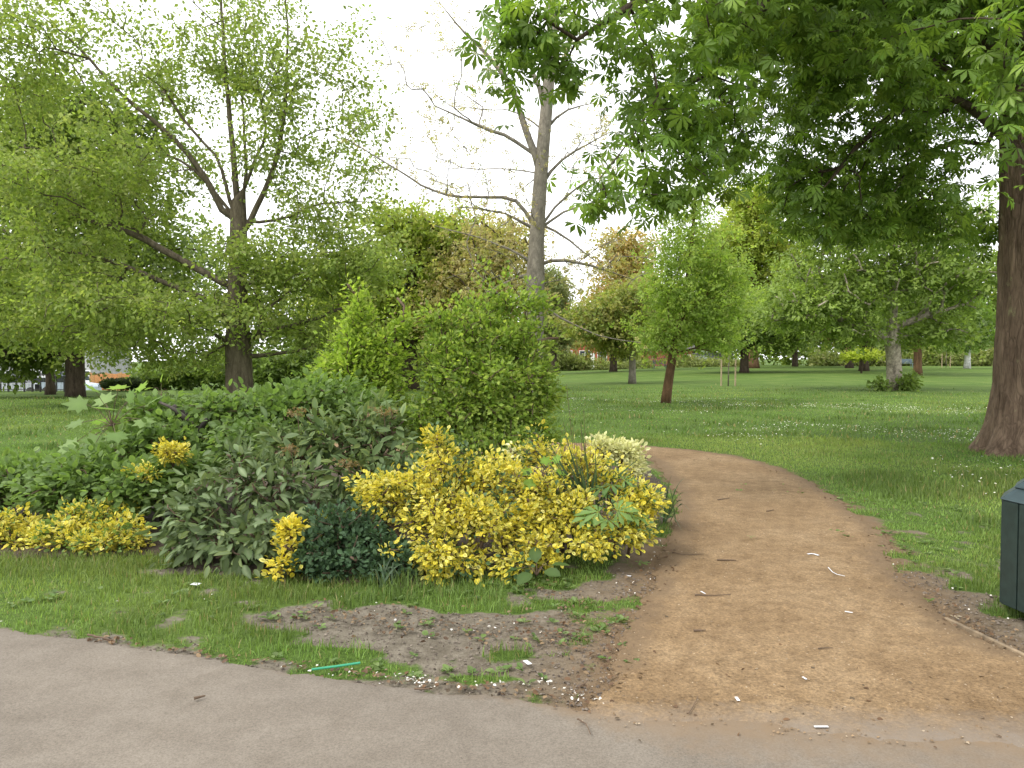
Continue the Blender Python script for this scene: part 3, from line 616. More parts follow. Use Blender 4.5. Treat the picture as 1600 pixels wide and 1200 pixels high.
leaf_mass("garden_bushes", "green garden bushes under the red brick house", "bushes",
    rowblobs([(880, 548, 582, 30, 1.2), (905, 556, 582, 22, 1), (960, 566, 583, 22, .7), (1000, 560, 580, 24, .6), (860, 500, 582, 28, 1), (940, 562, 583, 14, .4), (1075, 558, 580, 26, .8), (1110, 562, 580, 20, .5), (1140, 560, 580, 22, .6)], 92), 4300, .55, [(.2, .25, .07), (.25, .27, .1), (.15, .2, .05)])
leaf_mass("shrub_belt", "dark shrubs behind the spreading tree at the far edge of the left lawn", "bushes",
    rowblobs([(240, 575, 606, 30, .8), (290, 560, 606, 40, 1), (350, 550, 606, 45, 1.2), (420, 548, 606, 45, 1.2), (480, 530, 604, 45, 1.2), (550, 520, 602, 60, 1.2), (640, 500, 602, 70, 1.2), (740, 500, 602, 70, 1.2)], 50), 6500, .52, DG + [(.13, .19, .04)])
leaf_mass("distant_trees", "hazy green far trees above the white houses at left", "woodland",
    rowblobs([(-40 + 85 * i, 380 + 60 * math.sin(i * 1.3), 570 - 15 * (i % 2), 75, 1) for i in range(9)], 85), 6200, 1.0, [(.15, .21, .055), (.19, .25, .06), (.12, .18, .05)])
hd = leaf_mass("clipped_hedge", "low dark clipped hedge in front of the orange boards", "hedge",
    [((at(190, 600, 47)), (1.3, .5, .34), 1), (at(172, 600, 47), (.6, .5, .32), .5), (at(207, 600, 47), (.6, .5, .32), .5)], 1500, .22, [(.03, .05, .016), (.045, .07, .02)])

# ---- horse chestnut on the right
def chestnut():
    b0 = foot(1606, 12.5); root = thing("horse_chestnut_tree", b0, "big horse chestnut tree with broad furrowed trunk overhanging the sandy path", "tree", "park trees")
    x0, y0 = b0[0], b0[1]
    # trunk: furrowed surface
    zs = np.concatenate([np.linspace(-.1, 1.2, 40), np.linspace(1.24, 6.4, 110)]); th = np.linspace(0, TAU, 121)[:-1]; Zg, Tg = np.meshgrid(zs, th, indexing='ij')
    rad = .47 + .33 * np.exp(-np.clip(Zg + .1, 0, 9) / .42) * (1 + .38 * np.cos(5 * Tg + .7) + .12 * np.cos(9 * Tg)) + .05 * np.exp(-Zg / 1.6) - .012 * Zg
    u = Tg * 5 + 1.3 * (fbm(Zg * 1.1, Tg * 2, 3) - .5); fur = np.abs(vnoise(u * 2.2, Zg * 1.3) - .5) * 2
    seam = np.minimum(vnoise(u * 2.2, Zg * 1.3), vnoise(u * 2.2 + 70, Zg * 1.6))
    rad = rad + .035 * (np.sqrt(fur) - .5) + .02 * (fbm(Tg * 14, Zg * 5, 3) - .5)
    cx = x0 + .04 * np.sin(Zg * .6) - .012 * Zg; V = np.c_[(cx + rad * np.cos(Tg)).ravel(), (y0 + rad * np.sin(Tg)).ravel(), (Zg + b0[2]).ravel()]
    n = len(th); i = np.arange(len(zs) - 1)[:, None] * n + np.arange(n)[None]; j = np.arange(len(zs) - 1)[:, None] * n + (np.arange(n)[None] + 1) % n
    wpart("trunk", V, np.stack([i, j, j + n, i + n], -1).reshape(-1, 4), M['bark_chest'], root, smooth=True)
    A = lambda z, dx=0, dy=0: np.array([x0 + dx, y0 + dy, z])
    stem = np.array([A(5.9), A(7.5, -.2), A(9.5, .1), A(12, -.2)])
    limbs = [np.array([A(5.6), at(1490, -15, 11.6), at(1330, -60, 10.5), at(1150, -70, 9.2), at(1000, 0, 8.2), at(900, 60, 7.8)]), np.array([A(4.6), at(1500, 145, 12), at(1440, 155, 11.7), at(1370, 190, 11.3), at(1290, 290, 10.9)]),
             np.array([A(5.2), at(1420, 60, 12.2), at(1300, 100, 12), at(1230, 200, 11.5)]), np.array([A(6.2), at(1500, -120, 10), at(1350, -250, 8), at(1200, -260, 7)]), np.array([A(5.2), A(5.5, 1.5, -1.5), A(5.2, 2, -3.5)]),
             np.array([A(6), A(8, -2.5, 1), A(9.5, -5, 2)]), np.array([A(6.3), A(8, 2.5, 2), A(9.5, 5, 3)])]
    B = [(1400, 150, 2.5, 150, 130, 1.3, 4), (1330, 312, 2, 120, 50, 1, 1.5), (815, 40, -4.8, 42, 42, .4, .9), (805, 125, -4.9, 30, 26, .3, .45), (790, 50, -5, 18, 38, .3, .3), (872, 112, -4.6, 26, 28, .4, .35), (900, 15, -4.6, 45, 30, .5, .55), (940, 292, -5, 18, 22, .25, .6), (1000, 60, -4.3, 45, 60, .6, 1.1), (1000, 190, -4.3, 30, 32, .4, .55), (1050, 140, -4, 60, 90, .8, 2),
         (1060, 260, -4, 55, 55, .6, 1.3), (1020, 300, -4.2, 28, 26, .4, .4), (1120, 60, -3.6, 70, 90, 1, 2.2), (1140, 200, -3.4, 50, 60, .8, 1.2), (1230, 30, -3, 80, 60, 1, 2), (1320, 60, -2.5, 90, 90, 1.2, 2.6), (1280, 160, -2, 50, 60, 1, 1.3), (1380, 150, -1.6, 90, 90, 1.3, 2.6), (1250, 272, -1.2, 55, 40, .9, 1.4),
         (1240, 332, -1.2, 40, 25, .7, .7), (1320, 282, -1, 70, 60, 1, 2), (1330, 352, -1, 80, 30, .9, 1.3), (1420, 252, -.8, 80, 70, 1.1, 2.2), (1450, 352, -.8, 90, 35, 1, 1.6), (1510, 220, 0, 50, 100, 1.2, 2), (1500, 90, -.8, 80, 90, 1.2, 2.2), (1420, 30, -1.5, 90, 60, 1.2, 2), (1530, 372, 1, 40, 35, 1, .8),
         (1592, 130, -5.6, 14, 35, .25, .25), (1596, 285, -5.4, 14, 45, .25, .25), (1580, 20, -5.6, 30, 20, .25, .2), (1370, 5, -6, 25, 14, .2, .15)]
    bl = pxblobs(B, y0) + [((x0 - 4.5, y0 - 3, 8.6), (4.5, 3.5, 2), 9), ((x0, y0, 10), (5, 5, 2.5), 9), ((x0 + 3, y0 - 1, 6.5), (3.5, 4, 2.5), 6), ((x0 - 2, y0 + 3, 7), (5, 3, 2.5), 6)]
    P, r, cnt, tips, ch = grow([stem], limbs, blob_pts(bl, 800), .3, .004, .3, .4, .05, power=.8, lf=[(.13, .015), (.09, .012), (.07, .012), (.13, .02), (.1, .02), (.13, .03), (.13, .03)])
    wood(root, ch, M['bark'], 0, 7, 12, tname="upper_stem")
    n = 14500; idx = np.where(cnt < 4)[0]; pick = idx[rng.integers(len(idx), size=n)]
    o = rng.normal(size=(n, 3)) * np.array([.16, .16, .13]); p = P[pick] + o; d = unit(rng.normal(size=(n, 3))) * np.array([1, 1, .3]); d[:, 2] -= .45
    nn = unit(rng.normal(size=(n, 3)) * .45 + np.array([-.1, -.15, 1])); C = palette(n, [(.14, .225, .036), (.1, .175, .03), (.19, .275, .05)], .2)
    emit(root, T_PALM, p, frames(d, nn), rng.uniform(.11, .2, n), C, M['leaf_chest'], B=C * 1.25, parts=300, stuff="crown")
    n = 3000; up = blob_pts([((x0 - 3.5, y0 - 1.5, 8.8), (5, 4.5, 1.6), 2), ((x0, y0 + 1, 8.5), (5.5, 5.5, 2), 2), ((x0 + 2, y0 - 1, 11), (5, 5, 2), 1)], n)  # extra coarse sprays high in the crown, added to shade the leaves below
    emit(root, T_SPR, up, frames(rng.normal(size=(n, 3)), unit(rng.normal(size=(n, 3)) * .6 + np.array([0, 0, 1]))), .75 * rng.uniform(.7, 1.3, n), palette(n, [(.11, .18, .034), (.14, .22, .045)]), M['leaf_chest'], stuff="added_shade_sprays")
chestnut()

# ---- staked saplings
def staked_sapling(px, Y, label, h=1.45, n=2, leaves=60, gap=.75):
    b0 = foot(px, Y); root = thing("staked_sapling", b0, label, "sapling", "saplings tied between stakes")
    for s in ([-1, 1] if n == 2 else [0]):
        x = b0[0] + s * gap / 2; MB().tube([(x, Y, b0[2] - .05), (x + .01, Y, b0[2] + h - .04), (x + .01, Y, b0[2] + h)], [.045, .045, .03], 8).build("stake", M['stake'], root)
    MB().box((b0[0] - gap / 2, Y - .065, b0[2] + h * .72), (b0[0] + gap / 2, Y - .055, b0[2] + h * .72 + .025)).build("tie_strap", M['twig'], root)
    P = [(b0[0], Y, b0[2] - .03), (b0[0] + .02, Y, b0[2] + 1.2), (b0[0] + .03, Y, b0[2] + 2.6), (b0[0] + .05, Y, b0[2] + 3.6)]
    MB().tube(P, [.04, .032, .022, .008], 6).build("stem", M['bark_grey'], root, smooth=True)
    p = np.array([b0[0] + .03, Y, b0[2]]) + np.c_[rng.normal(0, .3, leaves), rng.normal(0, .3, leaves), rng.uniform(1.7, 3.8, leaves)]
    emit(root, T_SPR, p, frames(rng.normal(size=(leaves, 3)), rng.normal(size=(leaves, 3)) + np.array([0, 0, 1.])), np.full(leaves, .3), palette(leaves, MG), M['leaf'], stuff="crown")
staked_sapling(1138, 41, "young sapling tied between two pale stakes before the dark low crowned tree")
staked_sapling(1478, 82, "far staked sapling beside the slim white birch", gap=.9)

# ---------------------------------------------------------------- shrubs of the bed
def make_shrub(name, label, base, blobs, nat, nleaf, lsize, A, t, mat='leaf', B=None, Y=None, cat="shrub", group=None, roots=6, rad=.018, spread=.06, parts=0, stem='twig', rl=.006, flat_=.8, droop=.1, upn=.7, step=.12, sprd_base=.18, var=.16, rtip=.0018, cls=None, shoots=.0):
    b0 = ground(*base) if len(base) == 2 else np.array(base, float); root = thing(name, b0, label, cat, group); bl = pxblobs(blobs, 0) if Y is None else pxblobs(blobs, Y)
    At = blob_pts(bl, nat); sh = rng.random(nat) < shoots; At = At + sh[:, None] * (np.array([0, 0, 1.]) * rng.uniform(.1, .34, (nat, 1)) + rng.normal(0, .07, (nat, 3))); At = At[At[:, 2] > hgt(At[:, 0], At[:, 1]) + .05]; cen = np.average([b[0] for b in bl], axis=0, weights=[b[2] for b in bl])
    rts = []
    for k in range(roots):
        c = bl[k % len(bl)]; g = b0 + np.array([rng.normal(0, sprd_base), abs(rng.normal(0, sprd_base * .6)), 0]); g = g * .55 + np.array([c[0][0], c[0][1], 0]) * .45; g[2] = hgt(g[0], g[1]) - .02
        e = c[0] - np.array([0, 0, c[1][2] * .3]); rts.append(np.array([g, g * .6 + e * .4 + np.array([0, 0, .05]), e]))
    P, r, cnt, tips, ch = grow(rts, [], At, rad, rtip, .25, step, .08, jit=.12)
    fs, V, n0 = [], [], 0
    for pts, rr, ir in ch:
        if ir: MB().tube(pts, np.maximum(rr, rad * .5), 6).build("stem", M[stem], root, smooth=True)
        else: v, q = tube(pts, rr, 3); V.append(v); fs.append(q + n0); n0 += len(v)
    if V: wpart("twigs", np.concatenate(V), np.concatenate(fs), M[stem], root)["kind"] = "stuff"
    idx = tips if len(tips) else np.arange(len(P)); n = nleaf; pick = idx[rng.integers(len(idx), size=n)]
    o = rng.normal(size=(n, 3)) * np.array([spread, spread, spread * flat_]); p = P[pick] + o; out = unit(P[pick] - (cen - np.array([0, 0, .25])))
    d = unit(o) * .9 + out * .6 + rng.normal(size=(n, 3)) * .35; d[:, 2] -= droop; nn = unit(rng.normal(size=(n, 3)) * .5 + out * .5 + np.array([0, 0, upn]))
    p[:, 2] = np.maximum(p[:, 2], hgt(p[:, 0], p[:, 1]) + .03)
    if cls is None: Ac, Bc = palette(n, A, var), (palette(n, B, var) if B else None)
    else:                                               # several leaf colours on one plant, changing from twig to twig
        tp = rng.random(len(P)); q = (tp[pick] > cls) ; Ac = np.where(q[:, None], palette(n, A[1], var), palette(n, A[0], var)); Bc = np.where(q[:, None], palette(n, B[1], var), palette(n, B[0], var))
    emit(root, t, p, frames(d, nn), lsize * rng.uniform(.6, 1.3, n), Ac, M[mat], B=Bc, parts=parts)
    return root
YEL = [(.74, .585, .04), (.82, .69, .08), (.68, .53, .035), (.84, .76, .26), (.66, .58, .08), (.5, .46, .06)]; YMID = [(.2, .27, .06), (.5, .45, .06), (.12, .2, .045), (.4, .4, .08)]
DKG = [(.045, .088, .042), (.07, .125, .062), (.055, .1, .04)]; CRM = [(.72, .68, .34), (.62, .62, .3), (.78, .74, .45)]

make_shrub("golden_euonymus", "largest golden yellow variegated bush in the middle of the bed front", (690, 905),
    [(620, 775, 5.75, 55, 38, .28, 1.3), (700, 740, 5.8, 55, 40, .28, 1.3), (770, 750, 5.85, 45, 40, .28, 1.2), (685, 800, 5.55, 60, 45, .25, 1.4), (760, 815, 5.5, 50, 45, .25, 1.2), (685, 870, 5.32, 38, 34, .16, 1), (580, 775, 5.7, 30, 30, .2, .5), (682, 690, 5.85, 8, 24, .06, .2), (815, 790, 5.65, 35, 35, .2, .6), (730, 880, 5.35, 30, 26, .14, .4)],
    400, 11500, .04, [YEL, [(.06, .11, .04), (.1, .16, .05)]], T_OV6, 'leaf_gloss', [YMID, DKG], 0, parts=300, spread=.042, roots=9, cls=.9)
make_shrub("dark_euonymus", "dark green glossy bush with a few yellow sprigs beside the golden bush", (530, 905),
    [(520, 820, 5.6, 50, 40, .25, 1.2), (490, 870, 5.4, 45, 38, .2, 1.1), (570, 840, 5.5, 45, 45, .22, 1.2), (610, 880, 5.32, 35, 35, .16, .9), (545, 885, 5.3, 50, 26, .16, .8)],
    260, 5600, .042, [DKG, YEL], T_OV6, 'leaf_gloss', [DKG, YMID], 0, parts=150, spread=.035, roots=7, cls=.93)
make_shrub("yellow_sprig_plant", "upright bright yellow sprigs at the left edge of the dark glossy bush", (445, 903),
    [(452, 825, 5.35, 18, 12, .06, 1), (448, 850, 5.32, 10, 18, .05, .8), (440, 885, 5.25, 16, 14, .06, 1)], 50, 520, .044, YEL, T_OV6, 'leaf_gloss', [(.6, .5, .05), (.35, .36, .05)], 0, spread=.03, roots=3, sprd_base=.05, parts=60)
make_shrub("right_golden_euonymus", "spreading yellow bush at the corner of the bed beside the sandy path", (930, 862),
    [(900, 730, 6.2, 55, 38, .25, 1.3), (840, 700, 6.4, 35, 30, .2, .6), (950, 750, 6.1, 45, 25, .22, .9), (880, 800, 5.75, 60, 35, .22, 1.3), (960, 820, 5.6, 50, 30, .2, 1.1), (1000, 785, 5.85, 22, 20, .14, .6), (840, 850, 5.45, 40, 26, .16, .9), (992, 825, 5.65, 20, 16, .12, .4), (800, 880, 5.3, 26, 18, .1, .5), (985, 770, 5.9, 30, 22, .15, .5), (850, 770, 5.8, 40, 35, .2, .9), (830, 815, 5.6, 35, 30, .16, .8), (925, 850, 5.45, 40, 14, .14, .6), (1020, 785, 5.8, 10, 16, .08, .2)],
    430, 9500, .04, [YEL, [(.07, .13, .045), (.12, .19, .06)]], T_OV6, 'leaf_gloss', [YMID, DKG], 0, parts=250, spread=.042, roots=11, cls=.88)
make_shrub("cream_euonymus", "cream white variegated bush at the top right of the bed", (975, 800),
    [(975, 705, 6.7, 26, 11, .16, 1.2), (940, 698, 6.75, 22, 10, .12, .6), (992, 728, 6.6, 10, 18, .1, .4), (800, 712, 6.3, 14, 14, .1, .25)],
    110, 2000, .04, CRM, T_OV6, 'leaf_gloss', [(.3, .36, .14), (.6, .6, .3)], 0, spread=.035, roots=6, parts=60)
VIB = [(.1, .158, .058), (.13, .19, .075), (.075, .12, .046), (.19, .24, .075)]
make_shrub("viburnum", "grey green bush with long drooping leaves left of the yellow bushes", (390, 893),
    [(330, 790, 5.95, 70, 40, .3, 1.4), (440, 760, 6.0, 70, 45, .3, 1.4), (300, 840, 5.75, 50, 40, .2, 1), (390, 850, 5.6, 70, 38, .22, 1.4), (470, 820, 5.75, 40, 35, .2, .8), (370, 730, 6.2, 60, 30, .25, .9)],
    240, 1700, .112, VIB, T_LANCE, 'leaf_gloss', [(.18, .23, .12), (.14, .19, .09)], 0, parts=300, spread=.07, roots=7, droop=.45, upn=.6, rtip=.003)
make_shrub("rear_viburnum", "grey green leafy bush behind the first one, under the tall round shrub", (560, 800),
    [(540, 700, 6.8, 70, 40, .3, 1.2), (600, 670, 7.0, 50, 40, .3, 1), (470, 690, 6.8, 60, 40, .3, 1), (620, 720, 6.6, 30, 30, .2, .5), (560, 750, 6.5, 40, 30, .2, .6)],
    200, 1500, .115, VIB + [(.12, .17, .05)], T_LANCE, 'leaf_gloss', VIB, 0, parts=200, spread=.07, roots=6, droop=.3, rtip=.003)
RUST = [(.2, .13, .06), (.25, .19, .09)]
for i, (px, py, Y, lb) in enumerate([(455, 705, 6.25, "rusty bud cluster near the top of the grey green bush"), (545, 725, 6.3, "rusty bud cluster by the rear grey green bush, next to the yellow bush"), (600, 645, 6.75, "rusty bud cluster high on the rear grey green bush"), (465, 645, 6.7, "rusty bud cluster on the far left of the rear grey green bush")]):
    c = at(px, py, Y); g = foot(px, Y); rt = thing("bud_cluster", g, lb, "buds", "rusty bud clusters"); MB().tube([g, (g + c) / 2 + np.array([.03, .02, 0]), c], [.006, .005, .003], 5).build("stem", M['twig'], rt)
    n = 45; p = c + rng.normal(size=(n, 3)) * np.array([.045, .04, .018]); emit(rt, T_SPR, p, frames(rng.normal(size=(n, 3)) + np.array([0, 0, .6]), rng.normal(size=(n, 3))), np.full(n, .035), palette(n, RUST), M['leaf'], stuff="buds")
TSH = [(.26, .36, .06), (.18, .28, .05), (.33, .4, .085), (.14, .23, .045)]
make_shrub("pointed_shrub", "tall pointed light green shrub, left of the pair", (575, 745),
    [(560, 500, 8.6, 14, 40, .15, .5), (555, 550, 8.6, 38, 35, .3, 1), (560, 600, 8.6, 62, 45, .4, 1.8), (600, 570, 8.5, 30, 45, .25, .8), (520, 590, 8.6, 26, 30, .25, .5), (550, 650, 8.5, 65, 40, .4, 1.2), (600, 640, 8.4, 45, 45, .3, .9), (625, 520, 8.6, 10, 20, .1, .15)],
    600, 14000, .062, [(.3, .4, .06), (.22, .33, .05), (.36, .43, .09)], T_DIA, 'leaf_thin', None, 0, spread=.055, roots=7, rad=.03, step=.18, rl=.01, shoots=.12, cat="shrub", group="tall green shrubs")
make_shrub("round_shrub", "tall bushy round green shrub in front of the bare grey trunk", (760, 745),
    [(740, 530, 8.8, 75, 45, .5, 1.6), (810, 530, 8.9, 55, 45, .5, 1.3), (690, 570, 8.7, 45, 50, .4, 1.1), (760, 590, 8.5, 85, 45, .5, 2), (830, 590, 8.8, 40, 40, .4, 1), (700, 640, 8.5, 55, 30, .4, 1), (790, 640, 8.5, 65, 30, .4, 1.2), (850, 630, 8.8, 28, 25, .3, .5), (690, 690, 8.3, 60, 26, .35, 1), (780, 695, 8.2, 70, 28, .35, 1.2), (840, 680, 8.5, 35, 22, .25, .6), (640, 660, 8.4, 40, 35, .3, .8), (820, 475, 8.9, 40, 20, .3, .4), (690, 500, 8.8, 30, 18, .2, .3), (770, 480, 8.9, 40, 14, .25, .3)],
    950, 22000, .062, TSH, T_DIA, 'leaf_thin', None, 0, spread=.055, roots=9, rad=.03, step=.18, rl=.01, sprd_base=.3, shoots=.12, cat="shrub", group="tall green shrubs")
GRS = [(.16, .25, .065), (.12, .2, .05), (.2, .29, .075), (.1, .17, .045)]
make_shrub("green_ground_shrub", "mid green leafy bush between the dead stump and the tall pointed shrub", (420, 800),
    [(420, 640, 7.8, 70, 30, .4, 1.4), (340, 640, 7.9, 60, 28, .4, 1), (500, 620, 7.9, 60, 35, .4, 1.2), (400, 690, 7.3, 80, 30, .35, 1.2), (560, 640, 7.6, 50, 30, .3, .8)], 380, 4800, .075, GRS, T_OVAL, 'leaf', [(.13, .2, .06)], 0, spread=.07, roots=7, parts=60)
make_shrub("left_bramble", "low green bramble-like bush above the left yellow patch", (150, 825),
    [(150, 740, 7.0, 75, 35, .4, 1.4), (220, 760, 6.7, 50, 35, .3, 1), (90, 770, 6.8, 60, 30, .3, .9), (200, 700, 7.3, 60, 30, .3, .9)], 300, 3600, .075, GRS, T_OVAL, 'leaf', [(.13, .2, .06)], 0, spread=.07, roots=6, parts=80)
make_shrub("far_left_bramble", "low green bush at the left frame edge behind the yellow patch", (20, 830),
    [(20, 755, 7.2, 60, 28, .4, 1.2), (-40, 770, 7.2, 60, 30, .4, 1), (70, 745, 7.4, 40, 24, .3, .7)], 180, 2200, .075, GRS, T_OVAL, 'leaf', [(.13, .2, .06)], 0, spread=.07, roots=5, parts=40)
make_shrub("mid_bramble", "green bush below the dead stump, beside the small yellow tuft", (260, 790),
    [(270, 690, 7.4, 55, 35, .3, 1.1), (240, 650, 7.8, 40, 30, .3, .8), (290, 740, 7.0, 40, 30, .25, .8)], 180, 2200, .075, GRS, T_OVAL, 'leaf', [(.13, .2, .06)], 0, spread=.07, roots=5, parts=40)
make_shrub("left_golden_euonymus", "long yellow and green bush at the left front edge of the bed", (170, 868),
    [(110, 835, 6.15, 60, 24, .22, 1.2), (190, 835, 6.1, 45, 26, .2, 1), (150, 810, 6.35, 60, 20, .2, .7), (160, 850, 6.0, 60, 14, .14, .6)], 240, 4200, .042, [YEL, GRS], T_OV6, 'leaf_gloss', [YMID, GRS], 0, spread=.04, roots=6, parts=80, cls=.72)
make_shrub("far_left_golden_euonymus", "yellow bush cut off by the left frame edge", (15, 860),
    [(15, 820, 6.3, 32, 26, .2, 1), (-30, 830, 6.3, 40, 28, .2, 1), (40, 845, 6.15, 25, 15, .12, .4)], 120, 2000, .042, [YEL, GRS], T_OV6, 'leaf_gloss', [YMID, GRS], 0, spread=.04, roots=4, parts=40, cls=.78)
make_shrub("small_golden_euonymus", "small yellow tuft high in the bed below the dead stump", (268, 800),
    [(268, 706, 6.75, 22, 14, .08, 1), (225, 738, 6.55, 22, 6, .06, .5)], 60, 800, .04, YEL, T_OV6, 'leaf_gloss', YMID, 0, spread=.03, roots=3, parts=20, sprd_base=.05)

def leaf_plant(name, label, base, tops, t, size, cols, mat='leaf', B=None, pname="leaf", stemr=.006):
    """a stem or two with a few large leaves, each leaf a part"""
    b0 = ground(*base); root = thing(name, b0, label, "plant"); 
    P = np.array([at(*q) for q in tops]); n = len(P); c = P.mean(0)
    MB().tube([b0 - np.array([0, 0, .02]), b0 * .5 + c * .5 + np.array([.02, .02, 0]), c], [stemr * 1.4, stemr, stemr * .6], 6).build("stem", M['twig'], root, smooth=True)
    mb = MB()
    for p in P: mb.tube([c - np.array([0, 0, .05]), (c + p) / 2 + np.array([0, 0, .02]), p], [stemr * .5, stemr * .4, stemr * .3], 4)
    mb.build("stalks", M['twig'], root)
    o = unit(P - c) + np.array([0, -.3, -.15]) + rng.normal(size=(n, 3)) * .25; nn = unit(np.array([0, -.45, 1]) + rng.normal(size=(n, 3)) * .22); A = palette(n, cols, .12)
    emit(root, t, P, frames(o, nn), size * rng.uniform(.8, 1.2, n), A, M[mat], B=A * 1.2 if B is None else palette(n, B), parts=300, pname=pname)
leaf_plant("sycamore_sapling", "broad lobed-leaf sapling standing up at the left rear of the bed", (185, 800),
    [(px, py, 7.35 + .25 * rng.normal()) for px, py in [(150, 612), (185, 608), (215, 612), (135, 632), (165, 630), (200, 628), (232, 632), (128, 660), (158, 655), (190, 650), (220, 655), (120, 690), (150, 680), (180, 676), (212, 680), (235, 662), (110, 715), (140, 708), (200, 705), (170, 640)]],
    T_MAPLE, .19, [(.16, .25, .08), (.2, .29, .1), (.14, .23, .06)], 'leaf_thin', stemr=.008)
leaf_plant("chestnut_seedling", "flat rosette of large fingered green leaves among the yellow leaves by the path", (950, 835),
    [(935, 800, 5.5), (965, 798, 5.5), (950, 812, 5.45), (985, 803, 5.55), (920, 808, 5.5)], T_PALM, .15, [(.13, .22, .06), (.16, .25, .07)])
leaf_plant("upper_seedling", "small seedling with fingered leaves below the cream bush", (955, 815), [(955, 757, 5.8), (975, 750, 5.85), (940, 762, 5.8)], T_PALM5, .13, [(.14, .23, .06), (.1, .19, .05)])
leaf_plant("broad_leaf_seedling", "bright broad green leaves in front of the strap leaf clump", (840, 815), [(830, 735, 5.75), (850, 725, 5.8), (865, 722, 5.8), (832, 750, 5.7), (870, 735, 5.8)], T_MAPLE, .1, [(.2, .32, .05), (.15, .26, .04)], 'leaf_thin')
leaf_plant("dock_plant", "broad green dock-like leaves at the grass edge under the yellow bush", (835, 900), [(815, 888, 5.15), (838, 880, 5.2), (860, 884, 5.2), (830, 895, 5.1), (850, 892, 5.12)], T_OVAL, .13, [(.085, .15, .04), (.11, .18, .05)])
leaf_plant("pale_shoot", "tall shoot with pale young leaves at the rear of the bed", (250, 800), [(252, 598, 7.9), (240, 606, 7.9), (262, 610, 7.9), (270, 620, 7.9), (235, 618, 7.9)], T_OVAL, .1, [(.16, .24, .06)], 'leaf_thin', stemr=.005)

def ribbon(P, wd, up=(0, -1, .3)):
    P = curve(np.asarray(P, float), 2); n = len(P); T = unit(np.gradient(P, axis=0)); S = unit(np.cross(T, np.array(up))); t = np.linspace(0, 1, n); ww = wd * np.minimum(1, 1.6 * (1 - t) ** .6) * (.6 + .4 * np.minimum(1, t * 4))
    fold = np.cross(S, T) * (ww * .25)[:, None]
    V = np.concatenate([P - S * ww[:, None] + fold, P, P + S * ww[:, None] + fold]); i = np.arange(n - 1)
    return V, np.concatenate([np.c_[i, i + n, i + n + 1, i + 1], np.c_[i + n, i + 2 * n, i + 2 * n + 1, i + n + 1]])
def strap_clump(label, base, tips, cols, wd=.012, seed_px=14, name="strap_leaf_plant"):
    b0 = ground(*base); root = thing(name, b0, label, "plant", "strap leaved plants")
    for (px, py, Y, sag) in tips:
        e = at(px, py, Y); s = b0 + np.array([rng.normal(0, .05), rng.normal(0, .04), 0]); m_ = s * .45 + e * .55 + np.array([0, 0, sag])
        V, q = ribbon([s, m_, e], wd * rng.uniform(.7, 1.2)); wpart("leaf", V, q, M['leaf_gloss'], root, col=np.tile(palette(1, cols), (len(V), 1)), smooth=True)
IR = [(.055, .1, .06), (.075, .125, .07), (.1, .14, .06)]
strap_clump("dark strap leaves fanning up to the left through the yellow bush", (925, 850), [(820 + 9 * k + 4 * rng.normal(), 690 + 3 * k + 8 * rng.normal(), 5.75 + .1 * rng.normal(), .1) for k in range(14)] + [(850, 680, 5.8, .1), (905, 650, 5.8, .05), (880, 670, 5.8, .05), (930, 700, 5.8, .05), (1000, 715, 5.8, .12), (845, 745, 5.6, .1), (890, 690, 5.7, .05)], IR, .011)
strap_clump("thin upright strap leaves behind the golden bush under the round shrub", (760, 790), [(705, 660, 6.6, .05), (712, 672, 6.6, .05), (735, 668, 6.7, .05), (745, 680, 6.6, .05), (770, 660, 6.7, .05), (782, 672, 6.7, .05), (792, 655, 6.7, .02), (800, 690, 6.6, .06), (720, 690, 6.5, .06), (690, 700, 6.5, .05)], [(.12, .17, .1), (.15, .2, .11)], .008)
strap_clump("grey green strap leaves spilling over the sandy path edge", (1045, 815), [(1072, 745, 6.0, .12), (1080, 800, 5.7, .14), (1060, 760, 5.9, .1), (1066, 830, 5.5, .1), (1075, 770, 5.9, .12), (1050, 740, 6.1, .1), (1040, 750, 6, .1), (1064, 812, 5.6, .1), (1078, 786, 5.8, .12)], IR + [(.13, .14, .08)], .008)
strap_clump("drooping grassy strap leaves in front of the dark glossy bush", (605, 915), [(600, 870, 5.15, .06), (615, 880, 5.15, .08), (625, 900, 5.1, .1), (590, 880, 5.15, .06), (610, 905, 5.05, .12), (632, 880, 5.15, .05), (580, 895, 5.1, .08), (618, 862, 5.2, .04)], [(.09, .14, .08), (.12, .17, .1)], .006)
def twig_clump(label, base, tips):
    b0 = ground(*base); root = thing("dry_stalk_plant", b0, label, "stems")
    for px, py, Y in tips:
        e = at(px, py, Y); s = b0 + rng.normal(0, .04, 3) * np.array([1, 1, 0]); MB().tube(curve([s, (s + e) / 2 + rng.normal(0, .03, 3), e]), np.linspace(.004, .0015, 6), 4).build("stem", M['twig'], root)
twig_clump("thin bare upright stems rising through the yellow bush by the path", (915, 845), [(885, 600, 6.0), (880, 660, 5.9), (895, 665, 5.9), (908, 660, 6.0), (915, 690, 5.9), (925, 680, 6.0), (870, 690, 5.9), (938, 700, 5.9), (900, 690, 5.9), (912, 640, 6.1)])

